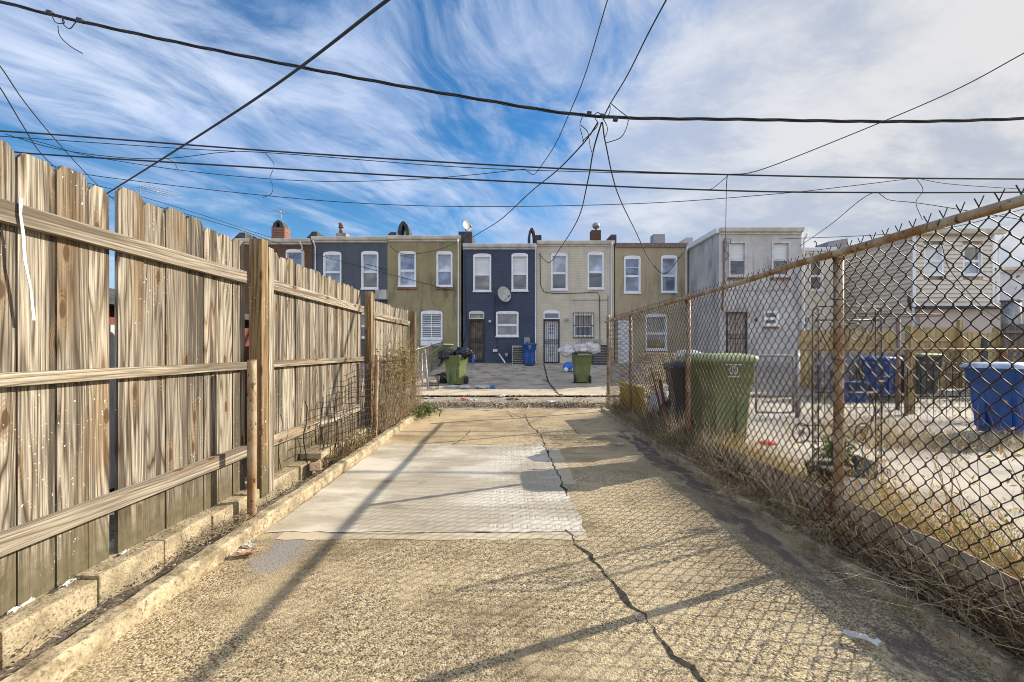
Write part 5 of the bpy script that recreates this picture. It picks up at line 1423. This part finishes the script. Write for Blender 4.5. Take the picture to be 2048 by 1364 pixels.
# mid-yard chain link fence with pipe gate
simple_mesh_fence('yard_mesh_fence', 'waist-high rusty chain link fence crossing the right yard in front of the pine fence', (PX(1600, 7.4), 7.4, .12), (9.6, 7.4, .12), .12, 1.09, .05, .055, .0028, 'mesh_wire', [.0, 1.75, 3.5, 4.9], 'rusty_pipe')
gt = thing('pipe_gate', 'silver pipe framed mesh gate with rounded corners behind the large green bin', 'gate', (4.1, 7.3, .12))
xa, xb = PX(1512, 7.3), PX(1587, 7.3); z0_, z1_ = .20, PZ(711, 7.3)
mb = MB(); cr = .08
fr = [(xa, 7.3, z0_)]+[Vector((xa+cr, 7.3, z1_-cr))+Vector((-cr*math.cos(a_), 0, cr*math.sin(a_))) for a_ in (0, .5, 1.05, 1.57)]+[Vector((xb-cr, 7.3, z1_-cr))+Vector((cr*math.sin(a_), 0, cr*math.cos(a_))) for a_ in (0, .5, 1.05, 1.57)]+[(xb, 7.3, z0_)]
mb.tube(fr, .019, 8); mb.tube([(xa, 7.3, z0_), (xb, 7.3, z0_)], .019, 8); build('frame', mb, 'galv', gt)
mb = MB(); zigmesh(mb, 0, xb-xa, lambda u: .02, lambda u: z1_-z0_-.02, lambda u, z, e: Vector((xa+u, 7.3+e, z0_+z)), .05, .055, .0025, 0); build('chain_mesh', mb, 'mesh_wire_galv', gt)
mb = MB(); mb.tube([(xb+.06, 7.3, .1), (xb+.06, 7.3, z1_+.04)], .03, 10); mb.lathe([(.033, 0), (.03, .03), (.004, .05)], (xb+.06, 7.3, z1_+.04), n=10); build('gate_post', mb, 'galv', gt)
# black loop-top wire edging
mb = MB()
for k in range(46):
    x = 4.75+k*.1
    mb.tube([(x-.04, 7.1, .12), (x-.04, 7.1, .95)]+arc((x, 7.1, .95), .05, math.pi, 0, 6)+[(x+.06, 7.1, .12)], .004, 4)
for z_ in (.3, .6, .85): mb.tube([(4.7, 7.1, z_), (9.3, 7.1, z_)], .004, 4)
build('loop_wire_fence', mb, 'black_iron', origin=(4.7, 7.1, .12), label='black loop-topped garden wire fence standing in front of the rusty yard mesh', cat='wire fence')
def upright(name, label, px, pt, Yp, w_, mname, cat='post', zb=.12):
    mb = MB(); xx = PX(px, Yp); board(mb, (xx, Yp, zb), (xx, Yp, PZ(pt, Yp)), w_, w_, (1, 0, 0), (0, 1, 0))
    return build(name, mb, mname, origin=(xx, Yp, zb), label=label, cat=cat, bevel=.004)
upright('wooden_post', 'pale square wooden post in the right yard, shorter neighbour of the clothesline', 1822, 652, 7.65, .08, 'pine_wood')
root = thing('clothesline_post', 'brown T-shaped clothesline post with a long cross bar in the right yard', 'clothesline', (PX(1796, 8.2), 8.2, .12))
xx = PX(1796, 8.2); mb = MB(); mb.tube([(xx, 8.2, .12), (xx, 8.2, PZ(632, 8.2))], .034, 10); build('pole', mb, 'brown_metal', root)
mb = MB(); A = P(1714, 627, 8.2); B = P(1884, 629, 8.2); mb.tube([A, B], .016, 8); mb.tube([A+Vector((0, 0, -.05)), B+Vector((0, 0, -.03))], .01, 6); build('crossbar', mb, 'brown_metal', root)
pipe_thing(PX(2002, 6.4), 6.4, .12, PZ(700, 6.4), .04, 'thick rust-brown post in front of the blue bin at the right edge', 'rust', lean=.03, group=None)
pipe_thing(PX(1969, 10), 10.0, .12, PZ(676, 10), .06, 'slate-blue round post in front of the pine gate', 'pot_dark', group=None)
# low wall + dark shed shape behind
mb = MB(); mb.box(PX(1640, 11.6), PX(1840, 11.6), 11.55, 11.8, .1, PZ(706, 11.6)); 
build('low_wall', mb, 'slab_grey', origin=(PX(1650, 11.6), 11.6, .1), label='low grey wall at the back of the right yard below the pine fence', cat='wall')
# blue storage tub
root = thing('storage_tub', 'blue plastic storage tub on the ground behind the iron trellis', 'tub', (PX(1705, 9.5), 9.5, .12))
cx = PX(1706, 9.5); mb = MB(); mb.loft([[(cx+q[0], 9.5+q[1], .12+z_) for q in rrect(.42*s_, .35*s_, .04, 0)] for z_, s_ in ((0, .85), (.38, 1), (.38, 1.08), (.42, 1.08))]); build('body', mb, 'cart_blue', root)
# wrought iron trellis
root = thing('iron_trellis', 'black wrought iron garden trellis with scrolls and wheels behind the fence post', 'trellis', (2.6, 3.5, .12))
YT = 3.5
def ladder(xc, name):
    mb = MB(); w2 = .022
    for s_ in (-1, 1): mb.tube([(xc+s_*w2, YT, .1), (xc+s_*w2, YT, 1.50)], .005, 6)
    mb.tube(arc((xc, YT, 1.50), w2, 0, math.pi, 8), .005, 6)
    k = 0; z = .16
    while z < 1.48:
        mb.tube([(xc-w2, YT, z), (xc+w2, YT, z+.045)], .003, 4); mb.tube([(xc+w2, YT, z), (xc-w2, YT, z+.045)], .003, 4); z += .05
    build(name, mb, 'black_iron', root)
XA, XB = PX(1631, YT), PX(1757, YT)
ladder(XA, 'upright'); ladder(XB, 'upright')
mb = MB()
for py in (613, 640, 785, 938): mb.tube([(XA, YT, PZ(py, YT)), (XB, YT, PZ(py, YT))], .005, 6)
for s_, X_ in ((1, XA), (-1, XB)):
    pts = [(X_+s_*.02, YT, 1.46), (X_+s_*.03, YT, 1.2), (X_+s_*.10, YT, .98), (X_+s_*.02, YT, .9)]
    mb.tube([(X_+s_*(.02+.13*math.sin(k*.39)**2), YT+.01, 1.45-.09*k) for k in range(9)], .004, 5)
    mb.tube([(X_+s_*(.02+.10*math.sin(k*.39)**2), YT+.01, .75-.08*k) for k in range(9)], .004, 5)
scroll(mb, ((XA+XB)/2-.06, 1.33), .09, 1.4, YT, 1, .004); scroll(mb, ((XA+XB)/2+.06, 1.33), .09, 1.4, YT, -1, .004)
build('scrollwork', mb, 'black_iron', root)
for pxw in (1602, 1727):
    mb = MB(); c_ = P(pxw, 866, YT+.0); rr_ = .066
    mb.tube([c_+Vector((rr_*math.cos(i*.3307), 0, rr_*1.15*math.sin(i*.3307))) for i in range(19)], .005, 5, closed=True)
    mb.tube([c_+Vector((.02*math.cos(i*.7), 0, .02*math.sin(i*.7))) for i in range(9)], .004, 4, closed=True)
    for i in range(6): mb.tube([c_, c_+Vector((rr_*math.cos(i*1.047), 0, rr_*1.15*math.sin(i*1.047)))], .003, 4)
    build('wheel_ornament', mb, 'black_iron', root)
mb = MB()
for zz in (.62, .50): mb.tube([P(1600, 882, YT)+Vector((0, 0, zz-.5)), P(1740, 884, YT)+Vector((0, 0, zz-.5))], .004, 5)
scroll(mb, (PX(1780, YT), PZ(985, YT)), .04, 1.2, YT, -1, .004); scroll(mb, (PX(1772, YT), PZ(945, YT)), .035, 1.2, YT, 1, .004)
build('side_scrolls', mb, 'black_iron', root)
# planter
root = thing('planter', 'dark rectangular planter with a green plant at the foot of the iron trellis', 'planter', (2.5, 3.3, .12))
mb = MB(); cx, cy = PX(1690, 3.3), 3.35
mb.loft([[(cx+q[0], cy+q[1], .12+z_) for q in rrect(.36*s_, .26*s_, .03, 0)] for z_, s_ in ((0, .85), (.2, 1), (.2, 1.05), (.235, 1.05), (.235, .95), (.2, .93))]); build('box', mb, 'pot_dark', root)
mb = MB(); leaves(mb, 260, lambda: (cx-.02+rv.gauss(0, .05), cy+rv.gauss(0, .05), .40+abs(rv.gauss(.05, .05))), .028, rv); build('plant', mb, 'green_leaf', root)
# leaning stone slabs
def slab(label, c, size, rot, mname='slab_grey'):
    mb = MB(); M = Matrix.Rotation(R(rot[2]), 3, 'Z') @ Matrix.Rotation(R(rot[0]), 3, 'X') @ Matrix.Rotation(R(rot[1]), 3, 'Y')
    mb.obox(c, size, M); return build('stone_slab', mb, mname, origin=c, label=label, cat='slab', bevel=.006)
slab('grey concrete slab leaning in the weeds right of the rusty fence post', (PX(1712, 3.0), 2.95, .22), (.30, .04, .30), (-35, 10, 15))
slab('dark upright slab edge behind the leaning grey slab by the trellis', (PX(1725, 3.2), 3.2, .27), (.16, .05, .34), (-15, 22, 10), 'pot_dark')

# clutter behind the far half of the chain link fence
mb = MB(); mb.box(2.02, 2.06, 7.0, 8.4, .15, .62)
build('yellow_board', mb, 'yellow_board', origin=(2.04, 7.7, .15), label='bright yellow plastic board leaning inside the far end of the chain link fence', cat='board', bevel=.01)
root = thing('dried_bush', 'pale dried bush full of seed heads inside the far chain link fence', 'bush', (2.35, 7.5, .12))
mb = MB()
for _ in range(160): vine(mb, (rv.gauss(2.3, .1), rv.gauss(7.2, .3), .12), (rv.gauss(0, .5), rv.gauss(0, .5), 1), rv.uniform(.4, 1.1), .003, rv, .1, .5)
build('stems', mb, 'twig', root)
mb = MB(); leaves(mb, 2200, lambda: (rv.gauss(2.35, .15), rv.gauss(7.1, .42), min(1.15, abs(rv.gauss(.75, .22)))), .022, rv); build('seed_heads', mb, 'dead_grass', root)
bag('rubbish_bag', 'white carrier bag lying on top of the dark low bin', (2.36, 6.0, 1.12), (.2, .2, .09), 44, 'bag_white')
bag('rubbish_bag', 'grey-white rubbish bag on the ground against the far chain link fence', (2.25, 6.7, .42), (.2, .22, .26), 47, 'bag_white')
bag('rubbish_bag', 'black rubbish bag wedged on the ground between the low bin and the chain link fence', (2.2, 6.25, .34), (.16, .2, .2), 53, 'bag_black')
mb = MB(); mb.tube([(2.05, 6.6, .95), (2.12, 6.25, .15)], .016, 6); build('wooden_stick', mb, 'twig', origin=(2.12, 6.25, .15), label='dark stick leaning against the chain link mesh beside the low bin', cat='stick')
mb = MB(); mb.tube([(2.06, 6.25, .78), (2.10, 6.0, .15)], .022, 6); build('rusty_rod', mb, 'rust', origin=(2.1, 6.0, .15), label='orange-rusted rod leaning against the mesh by the low bin', cat='rod')
mb = MB(); blob(mb, (PX(1524, 5.0), 4.9, .20), (.11, .07, .03), 3, .3, 3); build('litter', mb, 'red_plastic', origin=(PX(1524, 5), 4.9, .15), label='flat red plastic wrapper on the yard concrete right of the large green bin', cat='litter')
mb = MB(); blob(mb, (2.02, 7.2, .1), (.04, .12, .06), 5, .3, 3); build('litter', mb, 'red_plastic', origin=(2.02, 7.2, .05), label='red plastic scrap at the foot of the yellow board', cat='litter')

# ================================================================== litter
def scrap(label, c, size, rz, mname, seed, thick=.01):
    mb = MB(); n = 7; vs = []; ca, sa = math.cos(R(rz)), math.sin(R(rz))
    for j in range(n):
        for i in range(n):
            u, v = (i/(n-1)-.5), (j/(n-1)-.5)
            k_ = 1+.35*mn.noise(Vector((u*3, v*3, seed)))
            x, y = u*size[0]*k_, v*size[1]*k_
            vs.append((c[0]+x*ca-y*sa, c[1]+x*sa+y*ca, c[2]+.006+thick*(1+mn.noise(Vector((u*5, v*5, seed+3)))*1.3)))
    mb.add(vs, [(j*n+i, j*n+i+1, (j+1)*n+i+1, (j+1)*n+i) for j in range(n-1) for i in range(n-1)], smooth=False)
    o = build('litter', mb, mname, origin=(c[0], c[1], c[2]), label=label, cat='litter')
    s_ = o.modifiers.new('thick', 'SOLIDIFY'); s_.thickness = .002
def gp(x, y, z=0): a, b_ = G(x, y, z); return (a, b_, z)
scrap('crumpled orange wrapper on the driveway beside the left kerb', gp(497, 1108), (.12, .06), 20, 'orange_trash', 1, .015)
scrap('small grey-white paper above the orange wrapper at the left kerb', gp(500, 1093), (.07, .05), -20, 'white_trash', 4)
scrap('white crumpled paper strip on the driveway at lower right', gp(1722, 1283), (.11, .03), -40, 'white_trash', 2, .015)
scrap('white paper scrap in the shaded far driveway', gp(1238, 890), (.10, .04), 10, 'white_trash', 9)
scrap('flattened white cup on the block footing nearest the camera', (-1.92, 1.98, .175), (.025, .06), 10, 'white_trash', 5)
scrap('long white scrap on the block footing near the left picture edge', (-1.93, 1.80, .175), (.012, .09), 5, 'white_trash', 6)
scrap('white scrap on the block footing below the third wide picket', (-1.93, 2.28, .175), (.014, .05), 5, 'white_trash', 7)
for i, (x_, y_, s_, txt) in enumerate([(905, 776, .20, 'white foam tray at the foot of the overflowing green bin'), (930, 777, .18, 'square white carton on the pad just right of the overflowing green bin')]):
    Yq = F*(H-.06)/(y_-700); mb = MB(); blob(mb, (PX(x_, Yq), Yq, .10), (s_, .12, .06), 50+i, .2, 3); build('litter', mb, 'white_trash', origin=(PX(x_, Yq), Yq, .06), label=txt, cat='litter')
Yq = F*(H-.06)/(777-700)
mb = MB(); crumple(mb, (PX(965, Yq), Yq, .10), (.28, .16, .09), 61, 7); build('plastic_bag', mb, 'white_trash', origin=(PX(965, Yq), Yq, .06), label='white flattened carrier bag with blue end on the pad apron', cat='litter')
mb = MB(); blob(mb, (PX(985, Yq), Yq-.02, .09), (.09, .10, .06), 63, .3, 3); build('plastic_bag', mb, 'blue_plastic', origin=(PX(985, Yq), Yq, .06), label='bright blue crumpled plastic touching the white carrier bag on the apron', cat='litter')
alley_l = [(1000, 794, .20, .06, 'white_trash', 'big pale crumple of paper in the middle of the alley'), (1024, 799, .18, .04, 'leaf', 'brown-white leaf clump right of the big paper crumple'), (943, 803, .14, .05, 'white_trash', 'whitish trash among red scraps on the alley'), (928, 799, .07, .03, 'red_plastic', 'red scrap on the alley left of the paper crumple'), (955, 812, .06, .02, 'white_trash', 'small white scrap on the near alley edge'), (857, 796, .12, .02, 'white_trash', 'flat white paper on the alley by the wooden fence end'), (1105, 807, .2, .05, 'white_trash', 'white debris in the drift of leaves on the right of the alley'), (1180, 793, .08, .03, 'white_trash', 'tiny white scrap beside the pad joint'), (1143, 775, .1, .02, 'white_trash', 'thin white paper on the pad below the rear-facing bin')]
for i, (x_, y_, sx, sz, mm, lab) in enumerate(alley_l):
    Yq = F*(H+.01)/(y_-700)
    if y_ < 785: Yq = F*(H-.06)/(y_-700)
    mb = MB(); crumple(mb, (PX(x_, Yq), Yq, sz*.5+(.05 if y_ < 785 else -.01)), (sx*1.0, .14, sz*1.2), 70+i)
    build('litter', mb, 'pale_twig' if mm == 'leaf' else mm, origin=(PX(x_, Yq), Yq, 0), label=lab, cat='litter')
root = thing('branch_debris', 'drift of twigs and broken branches on the right half of the alley', 'debris', (1.3, 10.0, 0))
mb = MB()
for _ in range(90): vine(mb, (rv.gauss(1.25, .45), rv.gauss(9.8, .15), .02), (rv.gauss(0, 1), rv.gauss(0, .5), rv.uniform(0, .3)), rv.uniform(.15, .5), .005, rv, .5, .5)
build('stems', mb, 'twig', root)
root = thing('branch_debris', 'thin scatter of twigs on the left half of the alley', 'debris', (-1.0, 9.9, 0))
mb = MB()
for _ in range(50): vine(mb, (rv.gauss(-1.0, .5), rv.gauss(9.9, .15), .02), (rv.gauss(0, 1), rv.gauss(0, .5), rv.uniform(0, .2)), rv.uniform(.1, .3), .004, rv, .5, .5)
build('stems', mb, 'twig', root)
# loose brick
mb = MB(); mb.obox((-1.80, 4.2, .125), (.10, .20, .075), Matrix.Rotation(R(25), 3, 'Z') @ Matrix.Rotation(R(-12), 3, 'X'))
build('brick', mb, 'brick_loose', origin=(-1.8, 4.2, .09), label='loose tan brick tipped on the soil beside the left kerb', cat='brick', bevel=.008)
mb = MB(); mb.obox((-1.88, 4.45, .205), (.20, .40, .06), Matrix.Rotation(R(4), 3, 'Z'))
build('paving_stone', mb, 'block', origin=(-1.88, 4.45, .175), label='flat broken paving stone lying on the block footing past the first bay', cat='stone', bevel=.008)

# ================================================================== OVERHEAD WIRES
def smooth(pts, n=10):
    pts = [Vector(p) for p in pts]; out_ = []
    ext = [pts[0]*2-pts[1]]+pts+[pts[-1]*2-pts[-2]]
    for i in range(1, len(ext)-2):
        p0, p1, p2, p3 = ext[i-1], ext[i], ext[i+1], ext[i+2]
        for k in range(n):
            t_ = k/n
            out_.append(.5*((2*p1)+(p2-p0)*t_+(2*p0-5*p1+4*p2-p3)*t_*t_+(3*p1-p0-3*p2+p3)*t_**3))
    out_.append(pts[-1]); return out_
def wire(label, pts, r, name='overhead_wire', mname='cable', extra=None, group='overhead wires', twist=0):
    mb = MB(); sp_ = smooth(pts, 14)
    if twist:
        # resample evenly
        for s_ in range(3):
            q = []; acc = 0
            dense = smooth(pts, 60)
            for i, p_ in enumerate(dense):
                if i: acc += (p_-dense[i-1]).length
                d_ = (dense[min(i+1, len(dense)-1)]-dense[max(i-1, 0)]).normalized(); a_ = d_.orthogonal().normalized(); a_ = (Vector((0, 0, 1))-d_*d_.z).normalized(); b_ = d_.cross(a_)
                an = acc*twist+s_*2.094
                q.append(p_+(a_*math.cos(an)+b_*math.sin(an))*r*.75)
            mb.tube(q, r*.6, 5)
    else: mb.tube(sp_, r, 6)
    if extra:
        for e in extra: mb.tube(smooth(e[0], 8), e[1], 5)
    return build(name, mb, mname, origin=tuple(Vector(pts[0])), label=label, cat='wire', group=group)
YC = 9.0
trunk = [P(-300, -70, YC), P(0, 3, YC), P(140, 38, YC), P(400, 94, YC), P(700, 153, YC), P(950, 197, YC), P(1190, 232, YC), P(1500, 239, YC), P(1800, 243, YC), P(2048, 237, YC), P(2400, 222, YC)]
wire('thick twisted black power cable sweeping across the upper sky to the wire junction', trunk, .025, name='power_cable', twist=2.6)
J = P(1205, 236, YC)
kn = thing('cable_junction', 'knot of clamps and looped wires on the thick twisted power cable', 'junction', tuple(J))
for q, z_ in ((P(1178, 228, YC), (.09, .07, .08)), (P(1231, 238, YC), (.09, .07, .08)), (P(1205, 231, YC), (.10, .05, .05))):
    mb = MB(); mb.obox(q, z_, Matrix.Rotation(.15, 3, 'Y')); build('clamp', mb, 'cable', kn)
mb = MB()
for lp in ([(1165,232),(1160,250),(1164,270),(1168,284)], [(1162,250),(1176,265),(1180,290),(1185,308)], [(1190,236),(1196,250),(1180,268),(1164,283)],
           [(1205,235),(1215,255),(1212,270),(1208,275)], [(1257,240),(1252,258),(1240,276),(1212,286)], [(1222,207),(1240,222),(1260,237)], [(1208,232),(1220,212),(1218,228),(1205,240)], [(1188,230),(1196,225),(1204,232)]):
    mb.tube(smooth([P(a_, b_, YC-.1) for a_, b_ in lp], 8), .009, 5)
build('loops', mb, 'cable', kn)
kn2 = thing('cable_junction', 'small clamp knot with hanging loops on the twisted cable at upper left', 'junction', tuple(P(125, 35, YC)))
for q in ((160, 41), (100, 26)):
    mb = MB(); mb.obox(P(q[0], q[1], YC), (.11, .07, .07), Matrix.Rotation(.25, 3, 'Y')); build('clamp', mb, 'cable', kn2)
mb = MB()
for lp in ([(103,30),(112,45),(128,46),(124,34)], [(124,35),(128,50),(140,57),(150,46),(156,42)], [(116,52),(120,72),(140,92),(165,107)]):
    mb.tube(smooth([P(a_, b_, YC-.1) for a_, b_ in lp], 8), .009, 5)
build('loops', mb, 'cable', kn2)
# heavy straight diagonal cable
wire('heavy straight cable rising diagonally from the left fence top to the upper sky', [P(190, 400, 17), P(225, 380, 16), P(500, 205, 9.5), P(775, 0, 6.2), P(960, -140, 4.9)], .024)
# service drops
wire('service drop from the junction down to the olive and navy house parapet', [P(1196, 245, YC), P(1168, 285, 10), P(1115, 340, 12), P(1060, 385, 14.5), P(1000, 440, 18), P(945, 474, YF-.3)], .016)
wire('service drop from the junction down to the cream house', [P(1203, 245, YC), P(1187, 300, 9.8), P(1175, 365, 11.5), P(1155, 440, 15), P(1118, 500, YF-1), P(1098, 525, YF-.4), P(1078, 508, YF-.1)], .016)
wire('service drop from the junction down to the tan house window', [P(1205, 245, YC), P(1212, 290, 9.8), P(1235, 385, 12), P(1270, 460, 16), P(1300, 520, 19.5), P(1330, 547, YF-.4), P(1366, 506, YF-.1)], .016)
wire('twisted drop wire climbing from the junction out of the top of the picture', [P(1208, 232, YC), P(1222, 205, 8.5), P(1255, 150, 7.5), P(1295, 70, 6.3), P(1335, -5, 5.5), P(1380, -90, 4.8)], .010)
wire('thin drop wire from the top of the picture down to the middle phone cable', [P(1245, -90, 5.5), P(1215, 0, 6.3), P(1170, 150, 7.6), P(1135, 235, 8.6), P(1110, 290, 9.6), P(1080, 335, 10.5), P(1066, 349, 10.5), P(1050, 338, 10.5)], .008)
# phone cables
YP = 10.5
wire('upper of two long black phone cables spanning the picture', [P(-300, 245, YP), P(0, 262, YP), P(120, 270, YP), P(600, 306, YP), P(1100, 336, YP), P(1450, 349, YP), P(1800, 356, YP), P(2048, 358, YP), P(2400, 360, YP)], .019)
wire('thin companion wire running just below the upper phone cable', [P(-300, 250, YP), P(40, 275, YP), P(380, 298, YP), P(560, 307, YP), P(900, 333, YP), P(1150, 343, YP), P(1460, 350, YP)], .009)
wire('lower of two long black phone cables spanning the picture', [P(-300, 285, YP+.1), P(0, 302, YP+.1), P(90, 309, YP+.1), P(500, 334, YP+.1), P(1000, 362, YP+.1), P(1450, 381, YP+.1), P(1750, 385, YP+.1), P(2048, 384, YP+.1), P(2400, 380, YP+.1)], .019)
wire('slack thin wire sagging below the phone cables across the middle sky', [P(-200, 270, 12), P(30, 275, 12), P(180, 312, 12), P(400, 345, 12), P(620, 362, 12), P(800, 360, 12), P(940, 350, 12), P(1050, 338, 10.6)], .009)
wire('lowest thin span wire sweeping from the left fence to the right', [P(100, 330, 13), P(180, 350, 13), P(500, 388, 13), P(750, 408, 13), P(1000, 413, 13), P(1300, 406, 13), P(1550, 388, 13), P(1700, 372, 13), P(1830, 356, 13)], .010)
wire('slack wire crossing just under the upper phone cable at left', [P(10, 268, 11), P(110, 297, 11), P(230, 314, 11), P(330, 317, 11), P(430, 306, 11), P(470, 303, 11)], .009)
wire('short curled wire end hanging from the phone cables at left centre', [P(532, 307, YP), P(548, 330, YP), P(540, 355, YP), P(546, 372, YP), P(542, 388, YP), P(526, 395, YP)], .007)
wire('little cut wire tail dangling at left below the phone cables', [P(335, 318, YP), P(348, 325, YP), P(357, 343, YP)], .006)
wire('dark wire descending steeply behind the left pickets from the upper left edge', [P(-60, 60, 9), P(0, 132, 9.5), P(50, 205, 10.5), P(120, 290, 12), P(190, 365, 14), P(240, 410, 16)], .012)
wire('second dark wire descending behind the left pickets, nearer the edge', [P(-60, 90, 9), P(0, 175, 9.5), P(45, 250, 10.5), P(85, 310, 12), P(150, 370, 15)], .012)
wire('pair member wire running from the left fence down to the brown house roof, upper', [P(150, 360, 17), P(285, 394, 18), P(430, 438, 20), P(540, 474, 22), P(775, 540, YF-.1)], .012)
wire('pair member wire running from the left fence down to the brown house roof, lower', [P(150, 380, 17), P(330, 417, 18), P(480, 460, 20), P(600, 500, 20.9), P(900, 580, YF-.1)], .012)
wire('thin diagonal wire rising to the upper right edge from above the grey house', [P(1457, 349, YP), P(1520, 340, 10), P(1700, 270, 9.2), P(1900, 185, 8.4), P(2048, 106, 7.8), P(2200, 20, 7.2)], .010)
wire('service drop falling vertically to the grey stucco house mast', [P(1455, 350, YP), P(1453, 370, 11.2), P(1452, 420, 14), P(1451, 478, Y6-.2)], .010, extra=[([P(1455, 352, YP), P(1440, 365, YP+.05), P(1422, 378, YP+.1), P(1398, 380, YP+.1)], .008)])
wire('thin wire crossing the right sky from the splice to the fence corner', [P(1600, 492, 15), P(1660, 450, 13), P(1740, 388, 11), P(1780, 400, 11), P(1850, 408, 11), P(2048, 440, 10)], .009, extra=[([P(1832, 356, 13), P(1846, 380, 13), P(1832, 405, 13), P(1845, 440, 13)], .008)])
wire('faint wire from the pine yard rising to the right edge', [P(1560, 478, 16), P(1750, 470, 15), P(1900, 455, 14), P(2048, 418, 13), P(2200, 380, 12)], .010)
wire('thin wire from the scroll splice descending right behind the chain link', [P(1832, 356, 13), P(1900, 368, 12.5), P(2048, 378, 12), P(2200, 384, 12)], .008)
wire('wire swag between the olive house corner and the navy parapet', [P(780, 492, YF-.2), P(800, 506, YF-.25), P(830, 508, YF-.25), P(880, 498, YF-.2), P(925, 480, YF-.1)], .012)
wire('dark cable drooping over the sided house front', [P(1820, 480, Y8-.2), P(1850, 495, Y8-.5), P(1880, 485, Y8-.4), P(1900, 540, Y8-.8), P(1960, 610, Y8-.8), P(2000, 640, Y8-1)], .013)
